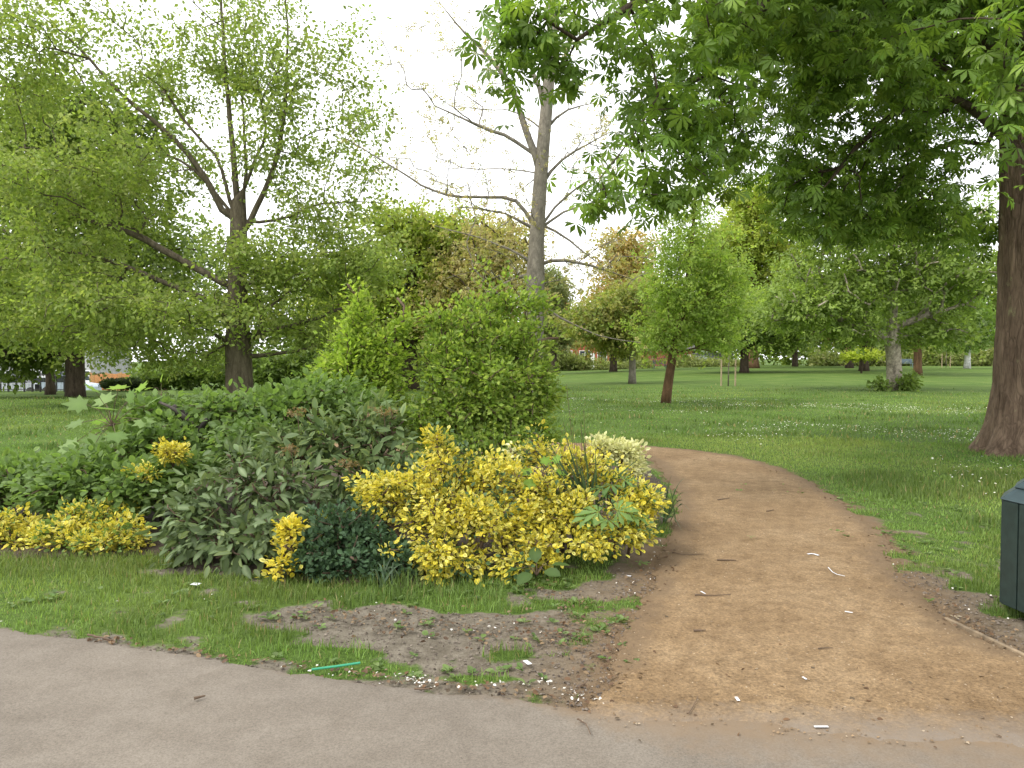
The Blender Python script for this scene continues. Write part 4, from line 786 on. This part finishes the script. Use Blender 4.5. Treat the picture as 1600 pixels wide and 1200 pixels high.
# dead stump in the bed
b0 = ground(300, 790); b0 = foot(295, 7.75); root = thing("dead_stump", b0, "dark broken dead stump with a pale snapped branch at the rear of the bed", "stump")
MB().tube(curve([b0 - np.array([0, 0, .05]), at(300, 690, 7.7), at(292, 655, 7.6), at(270, 635, 7.5)]), [.14, .13, .11, .08, .03], 9).build("trunk", M['dead'], root, smooth=True)
MB().tube(curve([at(305, 668, 7.6), at(275, 640, 7.45), at(248, 628, 7.4)]), [.035, .012], 7).build("branch", flat("weathered_wood", (.09, .075, .065), .9, .6), root, smooth=True)
MB().tube(curve([at(300, 690, 7.6), at(315, 668, 7.5), at(322, 655, 7.45)]), [.05, .02], 7).build("branch", M['dead'], root, smooth=True)

# suckers at the foot of the blotched trunk
make_shrub("sucker_shoots", "leafy dark suckers round the foot of the pale blotched trunk", tuple(foot(1396, 35.5)), [(1377, 603, 35.4, 12, 8, .4, 1), (1412, 602, 35.4, 12, 9, .4, 1), (1425, 593, 35.3, 9, 6, .3, .4)], 70, 700, .17, DG, T_OVAL, spread=.14, roots=5, step=.3, rtip=.006)

# ---------------------------------------------------------------- grass, daisies, pebbles, petals
def grass():
    VV, FF, CC, n0 = [], [], [], 0
    def zone(r0, r1, n, w, h, seg2):
        nonlocal n0
        a = rng.uniform(-.72, .76, n); r = np.sqrt(rng.uniform(r0 * r0, r1 * r1, n)); x = r * np.sin(a); y = r * np.cos(a)
        D = np.minimum(s_asph(x, y), s_sand(x, y)); bd = s_bed(x, y); b_ = bare(x, y) + .25 * (fbm(x * 9, y * 9, 3) - .5)
        ok = (D > -.03 * rng.random(n)) & (bd > -.12 * rng.random(n)) & (rng.random(n) > ss(.3, .62, b_)) & (rng.random(n) > ss(20, 46, r)); x, y = x[ok], y[ok]; m_ = len(x); b_ = b_[ok]
        if not m_: return
        near_tr = np.exp(-(np.clip(np.hypot(x - 8.4, y - 12.5) - .85, 0, 9) / .18) ** 2)
        lush = fbm(x * .9 + 40, y * .9, 3); hh = h * rng.uniform(.5, 1.35, m_) * (.55 + 1.0 * ss(.35, .75, lush)) * (1 - .35 * ss(.2, .6, b_))
        hh = hh * (1 + 1.3 * near_tr)
        hh = hh * (1 + 1.0 * np.exp(-np.clip(s_bed(x, y), 0, 9) / .12) * (x > -1.0) * (x < 1))
        for c, a_, b2 in TUFT: hh = hh * (1 + .5 * np.exp(-(((x - c[0]) / a_) ** 2 + ((y - c[1]) / b2) ** 2)))
        t = rng.uniform(0, TAU, m_); ln = rng.normal(0, .45, m_); dx, dy = np.cos(t), np.sin(t); z = hgt(x, y) - .005; ww = w * rng.uniform(.6, 1.3, m_)
        tip = np.c_[x + dx * hh * ln * 1.2, y + dy * hh * ln * 1.2, z + hh]; A = np.c_[x - dy * ww, y + dx * ww, z]; B = np.c_[x + dy * ww, y - dx * ww, z]
        q = fbm(x * .5, y * .5, 3)[:, None]; dry = (rng.random(m_) < .05)[:, None]
        c = (np.array([.1, .185, .042]) * (1 - q) + np.array([.19, .275, .068]) * q) * (1.12 - .42 * ss(.4, .72, lush)[:, None]) * (1 + .2 * rng.normal(size=(m_, 1))).clip(.5, 1.6)
        yel = ss(.45, .7, fbm(x * .35 + 11, y * .35, 3))[:, None]; c = c * (1 - yel) + c * np.array([1.3, 1.12, 1.15]) * yel; c = np.where(dry, np.array([.3, .25, .12]), c)
        if seg2:
            md = .5 * (A + B); mid = md + np.c_[dx * hh * ln * .4, dy * hh * ln * .4, hh * .6]; off = np.c_[-dy * ww, dx * ww, 0 * ww] * .7
            V = np.stack([A, B, mid + off, mid - off, tip], 1).reshape(-1, 3); k = np.arange(m_)[:, None] * 5; f = np.concatenate([k + np.array([0, 1, 2]), k + np.array([1, 3, 2]), k + np.array([2, 3, 4])]); c = np.repeat(c, 5, 0)
        else: V = np.stack([A, B, tip], 1).reshape(-1, 3); f = np.arange(m_)[:, None] * 3 + np.arange(3); c = np.repeat(c, 3, 0)
        VV.append(V); FF.append(f + n0); CC.append(c); n0 += len(V)
    zone(3.2, 8, 130000, .003, .042, True); zone(7.5, 16, 150000, .007, .055, False); zone(15.5, 48, 140000, .018, .065, False)
    tag(link("grass", mesh_np("grass", np.concatenate(VV), np.concatenate(FF), M['grass'], col=np.concatenate(CC))), "short green lawn grass with tufts and worn gaps", "grass", kind="stuff")
grass()
def scatter(name, label, cat, P, t, S, cols, mat, upr=.35):
    n = len(P); nn = unit(rng.normal(size=(n, 3)) * upr + np.array([0, 0, 1])); V, f, C = instance(t, P, frames(rng.normal(size=(n, 3)) * np.array([1, 1, .2]), nn), S, palette(n, cols, .12))
    return tag(link(name, mesh_np(name, V, f, mat, col=C)), label, cat, kind="stuff")
def ring(rad0, n): return tmpl([(0, 0, .25)] + [(math.cos(k * TAU / n), math.sin(k * TAU / n), 0) for k in range(n)], [(0, k + 1, (k + 1) % n + 1) for k in range(n)])
def on_ground(x, y, dz=0): return np.c_[x, y, hgt(x, y) + dz]
a = rng.uniform(-.05, .62, 9000); r = np.sqrt(rng.uniform(81, 30 ** 2, 9000)); x, y = r * np.sin(a), r * np.cos(a)
ok = (np.hypot(x - 8.4, y - 12.5) > 1.3) & (np.minimum(s_sand(x, y), s_bed(x, y)) > .1) & (fbm(x * .45 + 3, y * .45, 3) + .22 * rng.random(9000) > .71); x, y = x[ok], y[ok]
scatter("daisies", "tiny white daisies sprinkled over the right hand lawn", "daisies", on_ground(x, y, .06), ring(0, 6), rng.uniform(.009, .017, len(x)), [(.75, .75, .7), (.8, .78, .6)], M['petal'])
x = rng.uniform(-.5, 4.6, 26000); y = rng.uniform(2.9, 9, 26000); ok = (s_sand(x, y) < .06) & (rng.random(26000) < 6 / (y * 1.4)); x, y = x[ok], y[ok]
T_PEB = tmpl([(-1, -.7, 0), (1, -.8, 0), (.8, .8, 0), (-.8, .9, 0), (0, 0, .8)], [(0, 1, 4), (1, 2, 4), (2, 3, 4), (3, 0, 4)])
scatter("grit", "loose sandy grit and tiny stones lying over the path", "grit", on_ground(x, y, .019), T_PEB, .0016 + .0055 * rng.random(len(x)) ** 3, [(.2, .13, .07), (.3, .21, .12), (.12, .08, .045), (.42, .34, .24)], M['petal'], .2)
# fallen white petals and brown leaf scraps along the edges
def along(poly_px, n, sx):
    Q = np.array([ground(*p)[:2] for p in poly_px]); d = np.r_[0, np.cumsum(np.linalg.norm(np.diff(Q, axis=0), axis=1))]; t = rng.uniform(0, d[-1], n)
    return np.interp(t, d, Q[:, 0]) + rng.normal(0, sx, n), np.interp(t, d, Q[:, 1]) + rng.normal(0, sx * .8, n)
xs, ys = [], []
for pl, n, s in (([(440, 1042), (560, 1060), (640, 1072), (760, 1072), (900, 1088)], 35, .035), ([(640, 1055), (670, 1075)], 40, .03), ([(760, 1070), (870, 1070)], 14, .03), ([(880, 1090), (930, 1100)], 26, .05), ([(650, 1000), (950, 960)], 14, .16), ([(960, 930), (1060, 850)], 22, .07), ([(0, 930), (600, 960)], 14, .25), ([(1380, 880), (1560, 960)], 18, .15)):
    a, b2 = along(pl, n, s); xs.append(a); ys.append(b2)
x, y = np.concatenate(xs), np.concatenate(ys)
scatter("fallen_petals", "white fallen blossom petals along the asphalt edge", "petals", on_ground(x, y, .016), T_OVAL, rng.uniform(.008, .022, len(x)), [(.8, .78, .74), (.7, .66, .58)], M['petal'], .6)
xs, ys = [], []
for pl, n, s in (([(140, 1000), (420, 1040)], 90, .03), ([(420, 1040), (900, 1100)], 170, .05), ([(900, 1100), (1000, 930), (1060, 850)], 190, .09), ([(1020, 715), (1200, 728), (1350, 800), (1400, 890), (1500, 985)], 260, .12), ([(1000, 1080), (1500, 1100)], 90, .3), ([(1480, 960), (1600, 1020)], 120, .1), ([(480, 960), (900, 1000)], 420, .16), ([(860, 920), (960, 1060)], 220, .12)):
    a, b2 = along(pl, n, s); xs.append(a); ys.append(b2)
x, y = np.concatenate(xs), np.concatenate(ys)
scatter("leaf_scraps", "brown leaf scraps and bark bits along the path edges", "leaf litter", on_ground(x, y, .021), T_OVAL, rng.uniform(.01, .035, len(x)), [(.16, .09, .045), (.1, .06, .035), (.26, .18, .1), (.06, .045, .03)], M['petal'], .4)

x = rng.uniform(-2.6, 4, 60000); y = rng.uniform(3.3, 5.6, 60000); ok = (bare(x, y) > .5) & (s_sand(x, y) > -.05) & (s_asph(x, y) > -.02) & (s_bed(x, y) > -.1); x, y = x[ok][:9000], y[ok][:9000]
scatter("soil_crumbs", "crumbs of dry soil over the bare earth patches", "soil crumbs", on_ground(x, y, .004), T_PEB, .0018 + .008 * rng.random(len(x)) ** 4, [(.1, .082, .065), (.16, .13, .105), (.22, .185, .15), (.08, .06, .045)], M['petal'], .4)
# low broad-leaved weeds through the worn turf
P0 = []
for pl, n, s in (([(420, 960), (900, 1000)], 26, .14), ([(640, 940), (900, 905)], 26, .1), ([(430, 1030), (880, 1070)], 16, .07), ([(880, 900), (960, 1040)], 26, .12), ([(0, 930), (420, 960)], 22, .2), ([(1400, 830), (1560, 960)], 30, .22), ([(1240, 760), (1500, 800)], 50, .5)):
    a, b2 = along(pl, n, s); P0.append(np.c_[a, b2])
P0 = np.concatenate(P0); k = rng.integers(4, 9, len(P0)); Q = np.repeat(P0, k, 0); n = len(Q); th = rng.uniform(0, TAU, n)
Pw = on_ground(Q[:, 0] + .008 * np.cos(th), Q[:, 1] + .008 * np.sin(th), .012); V, f, C = instance(T_OVAL, Pw, frames(np.c_[np.cos(th), np.sin(th), rng.uniform(.1, .7, n)], unit(rng.normal(size=(n, 3)) * .2 + np.array([0, 0, 1]))), rng.uniform(.018, .05, n), palette(n, [(.1, .17, .05), (.14, .21, .06), (.18, .24, .09)]))
tag(link("weeds", mesh_np("weeds", V, f, M['leaf'], col=C)), "small broad leaved weeds growing in the worn turf", "weeds", kind="stuff")

# ---------------------------------------------------------------- litter that can be counted
def strip(name, label, cat, pts, wd, mat, dz=.026, group=None, th=.0015, col=None):
    P = np.array([ground(*p) + np.array([0, 0, dz]) for p in pts]); P = curve(P, 1) if len(P) > 2 else P; T = unit(np.gradient(P, axis=0)); S = np.c_[-T[:, 1], T[:, 0], 0 * T[:, 0]] * wd; n = len(P); u = np.array([0, 0, th])
    V = np.concatenate([P - S, P + S, P + S + u, P - S + u]); i = np.arange(n - 1); q = np.concatenate([np.c_[i + k * n, i + 1 + k * n, i + 1 + ((k + 1) % 4) * n, i + ((k + 1) % 4) * n] for k in range(4)] + [np.array([[0, n, 2 * n, 3 * n], [n - 1, 4 * n - 1, 3 * n - 1, 2 * n - 1]])])
    return tag(link(name, mesh_np(name, V, q, mat)), label, cat, group)
M['paper'] = flat("white_paper", (.6, .61, .63), .7, .15); M['green_plastic'] = flat("green_plastic", (.02, .25, .13), .35, .1, bmp=0)
tg = ground(487, 1057), ground(563, 1048)
tag(MB().tube([tg[0] + np.array([0, 0, .035]), (tg[0] + tg[1]) / 2 + np.array([0, 0, .036]), tg[1] + np.array([0, 0, .04])], [.006, .006, .006], 8).build("drinking_straw", M['green_plastic']), "green plastic straw lying at the asphalt edge below the bare earth", "straw")
for pts, w_, lb in ([[(1294, 892), (1303, 902), (1320, 906)], .004, "bent white paper sliver on the sandy path"], [[(1262, 871), (1270, 870), (1279, 873)], .012, "short white paper scrap beyond the bent sliver"], [[(1320, 962), (1332, 964)], .008, "small white paper scrap right of the bent sliver, on the sandy path"],
        [[(1272, 1145), (1294, 1145)], .008, "straight white paper strip where the sand meets the asphalt"], [[(1150, 1098), (1154, 1104)], .009, "small torn white paper bit near the asphalt, left of the straight strip"], [[(1095, 930), (1102, 934)], .006, "curled white paper bit beside the long twig"], [[(1254, 1066), (1260, 1070)], .006, "white speck of paper in the middle of the sandy path"],
        [[(978, 905), (986, 906)], .012, "white paper scrap in the thin grass at the path's left edge"], [[(820, 1040), (828, 1046)], .016, "pale bluish paper bit on the bare earth"], [[(300, 918), (312, 919)], .03, "crumpled pale wrapper on the grass before the grey green bush"]):
    strip("paper_scrap", lb, "paper", pts, w_ * .75, M['paper'], group="scraps of white paper")
for pts, rr, lb in ([[(1086, 936), (1112, 937), (1140, 935)], .005, "long thin twig across the sandy path"], [[(1120, 880), (1150, 881)], .007, "short straight twig on the path above the long twig"], [[(1050, 868), (1075, 873), (1100, 871)], .004, "thin curved twig left of the short straight twig"], [[(1085, 993), (1102, 992)], .006, "stubby dark twig on the sandy path below the long twig"],
        [[(1122, 785), (1140, 782)], .006, "twig far up the sandy path near the bed corner"], [[(1198, 803), (1210, 801)], .006, "dark twig bit in the middle of the upper path"], [[(902, 1134), (918, 1142), (924, 1158)], .004, "hooked twig on the asphalt in front of the sand"], [[(1075, 1125), (1085, 1110), (1090, 1098)], .003, "upright lying twig at the seam of sand and asphalt"],
        [[(303, 1101), (320, 1097)], .007, "dark twig alone on the asphalt at left"], [[(905, 1085), (918, 1072)], .005, "twig at the bare earth corner by the asphalt"], [[(1278, 1021), (1300, 1020)], .004, "faint dark twig in the middle of the lower path"], [[(138, 1000), (176, 1008)], .006, "orange brown stalk at the asphalt edge on the left"], [[(648, 1085), (672, 1086)], .005, "brown twig at the asphalt edge below the petals"]):
    P = np.array([ground(*p) + np.array([0, 0, .028]) for p in pts]); P = curve(P, 2) if len(P) > 2 else resample(P, .03); P[:, :2] += rng.normal(0, .003, (len(P), 2))
    tag(MB().tube(P, np.linspace(rr, rr * .5, len(P)), 6).build("twig", M['twig']), lb, "twig", "fallen twigs")
for (px, py, n, s, cols, lb) in ((1170, 846, 3, .075, [(.14, .2, .07)], "fallen green leaf lying on the upper sandy path"), (998, 888, 5, .1, [(.14, .27, .05)], "fresh green fallen leaf at the path's left edge"), (925, 877, 2, .09, [(.35, .4, .25)], "pale upturned leaf beneath the yellow corner bush"), (1398, 836, 3, .08, [(.2, .25, .1)], "wilted pale leaf at the path's right edge"), (1490, 975, 2, .06, [(.55, .48, .36)], "dry pale leaf at the end of the edging board")):
    g = ground(px, py); V0, f0, w0 = palmate(max(3, n)); Aa = palette(1, cols); V, f, C = instance((V0 * np.array([1, 1, .3]), f0, w0), np.array([g + np.array([0, 0, .045])]), frames(np.array([[1, .2, 0.]]), np.array([[0, 0, 1.]])), np.array([s]), Aa)
    tag(link("fallen_leaf", mesh_np("fallen_leaf", V, f, M['leaf'], col=C)), lb, "leaf", "fallen leaves")
# wooden board edging the path
e0, e1 = ground(1478, 972), ground(1608, 1034); dv = e1 - e0; ang = math.atan2(dv[1], dv[0]); L = np.linalg.norm(dv[:2]) + 1.2
tag(MB().box((0, -.011, -.05), (L, .011, .03), ang, (e0[0], e0[1], 0), .004).build("edging_board", flat("edging_timber", (.18, .135, .085), .9, .5)), "weathered timber board edging the path before the litter bin", "board")

# ---------------------------------------------------------------- litter bin
def litter_bin():
    c = np.array([3.27, 4.5, 0]); c[2] = hgt(c[0], c[1]); root = thing("litter_bin", c, "dark green slatted litter bin with faceted lid at the right frame edge", "bin")
    gm = flat("bin_green", (.014, .028, .025), .45, .25, 20, bmp=.2); gl = flat("bin_lid", (.03, .05, .056), .42, .2, 20, bmp=.2); dk = flat("bin_liner", (.012, .014, .014), .8)
    z0, z1 = c[2] + .075, c[2] + .70; ap = .30; nsd = 8; rot0 = math.radians(8)
    MB().tube([c + np.array([0, 0, .1]), c + np.array([0, 0, .69])], [ap * .98, ap * .98], 16).build("liner", dk, root)
    for k in range(nsd):
        a = k * TAU / nsd + rot0; side = 2 * ap * math.tan(math.pi / nsd)
        for j in (-1, 1):
            w2 = side / 2; lo = j * side / 4 - w2 / 2 + .005; MB().box((ap - .012, lo, z0), (ap + .016, lo + w2 - .01, z1), a, (c[0], c[1], 0), .004).build("slat", gm, root)
        if k % 2 == 0:
            a2 = a + math.pi / nsd; rr = ap / math.cos(math.pi / nsd) - .03; MB().box((rr - .02, -.02, c[2] - .03), (rr + .02, .02, z0 + .04), a2, (c[0], c[1], 0), .003).build("leg", gm, root)
        for (ra, rb, za, zb) in ((ap + .022, ap - .055, z1 + .008, z1 + .075), (ap - .045, ap - .12, z1 + .082, z1 + .145)):     # two tiers of lid facets with a gap between
            ha, hb = ra * math.tan(math.pi / nsd) - .002, rb * math.tan(math.pi / nsd) - .002; cs, sn = math.cos(a), math.sin(a)
            V = [(ra, -ha, za), (ra, ha, za), (rb, hb, zb), (rb, -hb, zb), (ra - .015, -ha, za - .012), (ra - .015, ha, za - .012), (rb - .015, hb, zb - .02), (rb - .015, -hb, zb - .02)]
            V = [(x * cs - y * sn + c[0], x * sn + y * cs + c[1], z) for x, y, z in V]
            MB().add(V, [(0, 1, 2, 3), (7, 6, 5, 4), (0, 4, 5, 1), (1, 5, 6, 2), (2, 6, 7, 3), (3, 7, 4, 0)]).build("lid_panel", gl, root)
    MB().tube([c + np.array([0, 0, .70]), c + np.array([0, 0, .715])], [ap - .01, ap - .01], 16).build("rim", dk, root)
    MB().tube([c + np.array([0, 0, .82]), c + np.array([0, 0, .855]), c + np.array([0, 0, .865])], [.2, .19, .17], 16).build("lid_top", gl, root)
litter_bin()

# ---------------------------------------------------------------- far things: benches, houses, fences, cars
def bench(px, Y, label, colr, rz=0.):
    g = foot(px, Y); root = thing("park_bench", g, label, "bench", "park benches"); m_ = flat("bench_paint", colr, .6)
    def B(n, lo, hi): MB().box(lo, hi, rz, tuple(g), .008).build(n, m_, root)
    for k in range(4): B("seat_slat", (-.85, -.25 + .12 * k, .42), (.85, -.15 + .12 * k, .455))
    for k in range(3): B("back_slat", (-.85, .25 + .02 * k, .54 + .14 * k), (.85, .28 + .02 * k, .64 + .14 * k))
    for s in (-.7, .7):
        B("leg", (s - .03, -.24, -.03), (s + .03, -.18, .42)); B("leg", (s - .03, .2, -.03), (s + .03, .25, .9)); B("arm_rest", (s - .03, -.26, .62), (s + .03, .25, .66))
bench(1031, 88, "dark green park bench behind the leaning tree", (.06, .085, .09), .1)
bench(1414, 84, "blue grey park bench right of the blotched trunk", (.16, .21, .27), -.1)
def house(name, label, px0, px1, Y, zg, eave, wallc, roofc, wins, depth=8, trim=(.75, .75, .74), doors=()):
    x0, x1 = (px0 - CX) / F * Y, (px1 - CX) / F * Y; root = thing(name, ((x0 + x1) / 2, Y, zg), label, "house"); wm = flat(name + "_wall", wallc, .9, .18, 3); tm = flat(name + "_trim", trim, .7, .08)
    gl = flat(name + "_glass", (.05, .06, .075), .12, .2, 3, bmp=0)
    MB().box((x0, Y, zg - .3), (x1, Y + depth, zg + eave)).build("wall", wm, root)
    o = .35; yr = Y + depth / 2; zr = zg + eave + depth * .42; V = [(x0 - o, Y - o, zg + eave - .1), (x1 + o, Y - o, zg + eave - .1), (x1 + o, yr, zr), (x0 - o, yr, zr), (x0 - o, Y + depth + o, zg + eave - .1), (x1 + o, Y + depth + o, zg + eave - .1)]
    V += [(a, b2, c - .15) for a, b2, c in V]
    rf = MB().add(V, [(0, 1, 2, 3), (3, 2, 5, 4), (6, 9, 8, 7), (9, 10, 11, 8), (0, 6, 7, 1), (4, 5, 11, 10), (0, 3, 9, 6), (3, 4, 10, 9), (1, 7, 8, 2), (2, 8, 11, 5)]).build("roof", flat(name + "_roof", roofc, .85, .2, 5), root)
    MB().box((x0 + 1.2, yr - .4, zr - .6), (x0 + 2.1, yr + .4, zr + 1.1)).build("chimney", wm, rf)
    for wx, wz, ww, wh in wins:
        fr = MB()
        for lo, hi in (((wx, Y - .06, wz), (wx + .09, Y - .002, wz + wh)), ((wx + ww - .09, Y - .06, wz), (wx + ww, Y - .002, wz + wh)), ((wx + .09, Y - .06, wz), (wx + ww - .09, Y - .002, wz + .09)), ((wx + .09, Y - .06, wz + wh - .09), (wx + ww - .09, Y - .002, wz + wh)), ((wx + ww / 2 - .035, Y - .055, wz + .09), (wx + ww / 2 + .035, Y - .002, wz + wh - .09)), ((wx + .09, Y - .05, wz + wh / 2 - .03), (wx + ww / 2 - .035, Y - .002, wz + wh / 2 + .03)), ((wx + ww / 2 + .035, Y - .05, wz + wh / 2 - .03), (wx + ww - .09, Y - .002, wz + wh / 2 + .03))): fr.box(lo, hi)
        f_ = fr.build("window", tm, root); MB().box((wx + .02, Y - .03, wz + .02), (wx + ww - .02, Y - .01, wz + wh - .02)).build("pane", gl, f_); MB().box((wx - .1, Y - .14, wz - .1), (wx + ww + .1, Y - .003, wz - .005)).build("sill", tm, f_)
    for wx, ww, wh in doors:
        d_ = MB().box((wx, Y - .05, zg), (wx + ww, Y - .004, zg + wh), 0, (0, 0, 0), .01).build("door", tm, root)
    return root, x0, x1
zb = float(hgt(9, 100))
house("brick_house", "red brick house with white window trim behind the far garden bushes", 868, 952, 101, zb, 4.6, (.36, .11, .06), (.16, .07, .05), [((905 - CX) / F * 101, zb + 1.0, 1.5, 1.4), ((933 - CX) / F * 101, zb + .9, 1.3, 1.5), ((880 - CX) / F * 101, zb + 1.0, 1.2, 1.4)], doors=[((923 - CX) / F * 101, .5, 2.1)])
house("low_brick_building", "low red brick building glimpsed behind the leaning trunk", 1005, 1082, 108, zb, 2.7, (.34, .12, .07), (.1, .09, .09), [((1066 - CX) / F * 108, zb + .8, 1.2, 1.1)], 6)
root = thing("garden_shed", ((1115 - CX) / F * 99, 99, zb), "pale grey shed behind the staked sapling and the dark low tree", "shed"); x0, x1 = (1092 - CX) / F * 99, (1146 - CX) / F * 99
MB().box((x0, 99, zb - .1), (x1, 102, zb + 1.9)).build("wall", flat("shed_grey", (.25, .27, .28), .85), root); MB().box((x0 - .2, 98.7, zb + 1.903), (x1 + .2, 102.3, zb + 2.05)).build("roof", flat("shed_roof", (.1, .1, .1), .9), root)
MB().box((x0 + .3, 98.93, zb + .02), (x0 + 1.2, 98.997, zb + 1.8)).build("door", flat("shed_door", (.5, .52, .53), .7), root)
for k in range(6): MB().box((x0 + 1.5 + .45 * k, 98.95, zb + .02), (x0 + 1.9 + .45 * k, 98.997, zb + 1.85)).build("plank", flat("shed_plank", (.2 + .03 * (k % 3), .21, .22), .85), root)
def railing(label, p0, p1, h, colr, n, name="railing_fence", post=6):
    p0, p1 = np.array(p0), np.array(p1); root = thing(name, p0, label, "fence"); m_ = flat("rail_paint", colr, .6); d = p1 - p0; Ld = math.hypot(d[0], d[1]); an = math.atan2(d[1], d[0]); sl = d[2] / Ld
    zf = lambda t: p0[2] + sl * t
    for zz in (.15, h - .12): MB().tube([p0 + np.array([0, 0, zz]), p1 + np.array([0, 0, zz])], [.025, .025], 6).build("rail", m_, root)
    for k in range(n + 1):
        t = k / n; q = p0 + d * t; big = k % post == 0; MB().tube([q - np.array([0, 0, .05]), q + np.array([0, 0, h + (.12 if big else 0)])], [.05 if big else .014] * 2, 6).build("post" if big else "bar", m_, root)
railing("dark railing fence across the far side of the left lawn", foot(-25, 46), foot(100, 46), 1.15, (.03, .028, .026), 60)
railing("thin dark railing in front of the far brick houses", foot(952, 97), foot(1090, 97), 1.25, (.05, .045, .04), 48)
zl = float(hgt(-45, 72)); Yh = 72
house("white_terrace_house", "white rendered house with white framed windows behind the railing at far left", -60, 140, Yh, zl, 5.2, (.4, .4, .41), (.12, .11, .11), [((px - CX) / F * Yh, 1.55 - 36 / F * Yh, 1.05, 1.05) for px in (8, 38, 56, 83, 100, 124)], trim=(.85, .85, .87))
root = thing("hoarding", foot(180, 58), "orange brown timber hoarding behind the clipped hedge", "hoarding"); x0, x1 = (140 - CX) / F * 58, (212 - CX) / F * 58; zt = at(180, 583, 58)[2]; zb2 = float(hgt((x0 + x1) / 2, 58))
for k in range(10):
    w_ = (x1 - x0) / 10; MB().box((x0 + k * w_ + .01, 58 + .004 * (k % 2), zb2 - .1), (x0 + (k + 1) * w_ - .01, 58.04 + .004 * (k % 2), zt - .03 * (k % 3))).build("board", flat("hoarding_board", (.42 + .04 * (k % 3), .22, .08), .8), root)
for k in range(4): MB().box((x0 + k * (x1 - x0) / 3 - .05, 58.06, zb2 - .1), (x0 + k * (x1 - x0) / 3 + .05, 58.16, zt + .1)).build("post", M['stake'], root)
# amber warning lamp by the road
g = foot(127, 52); lp = at(127, 570, 52); root = thing("warning_lamp", g, "glowing orange warning lamp on a post right of the dark far left trunk", "lamp")
MB().tube([g - np.array([0, 0, .05]), (lp[0], lp[1], lp[2] - .16)], [.04, .04], 8).build("post", flat("lamp_post", (.03, .03, .03), .5), root); MB().box((-.1, .03, -.22), (.1, .2, .2), 0, tuple(lp), .02).build("housing", flat("lamp_housing", (.04, .035, .03), .5), root)
m, nt, b = newmat("amber_lamp"); b.inputs["Base Color"].default_value = (.9, .2, .02, 1); b.inputs["Emission Color"].default_value = (1, .22, .02, 1); b.inputs["Emission Strength"].default_value = 3.
MB().tube([lp + np.array([0, .03, 0]), lp + np.array([0, -.03, 0]), lp + np.array([0, -.06, 0])], [.15, .14, .08], 14).build("lens", m, root)
def car(px, Y, label, colr, L=4.2):
    g = foot(px, Y); root = thing("parked_car", g, label, "car", "cars parked behind the railing"); pm = flat("car_paint", colr, .3, .05, bmp=0); gm = flat("car_glass", (.03, .035, .04), .08, bmp=0); tm = flat("tyre", (.02, .02, .02), .9)
    def prof(pts, w, nm, m_, y0):
        n = len(pts); V = [(g[0] + x, g[1] + y0, g[2] + z) for x, z in pts] + [(g[0] + x, g[1] + y0 + w, g[2] + z) for x, z in pts]; mb = MB().add(V, [(i, (i + 1) % n, (i + 1) % n + n, i + n) for i in range(n)], [(0, i + 1, i) for i in range(1, n - 1)] + [(n, n + i, n + i + 1) for i in range(1, n - 1)]); return mb.build(nm, m_, root)
    h = L / 2
    prof([(-h, .3), (h, .3), (h, .62), (h - .15, .8), (h - 1.0, .92), (-h + .35, .95), (-h, .8)], 1.7, "body", pm, 0); prof([(-h + .3, .96), (h - 1.05, .93), (h - 1.75, 1.4), (-h + .9, 1.43)], 1.46, "cabin", gm, .12); prof([(-h + .85, 1.435), (h - 1.7, 1.405), (h - 1.9, 1.47), (-h + 1.1, 1.5)], 1.4, "roof", pm, .15)
    for sx in (-1, 1):
        for yy in (-.02, 1.52): MB().tube([(g[0] + sx * (h - .8), g[1] + yy, g[2] + .31), (g[0] + sx * (h - .8), g[1] + yy + .2, g[2] + .31)], [.31, .31], 16).build("wheel", tm, root)
        MB().box((sx * (h + .002) - .03, .15, .6), (sx * (h + .002) + .03, .45, .74), 0, tuple(g)).build("lamp", M['paper'], root)
car(18, 54, "silver parked car nearest the left frame edge behind the railing", (.5, .53, .58)); car(66, 55, "white parked car behind the railing, left of the thin dark trunk", (.75, .76, .78)); car(96, 54, "pale blue parked car between the thin trunk and the dark big trunk", (.42, .5, .6), 3.8)
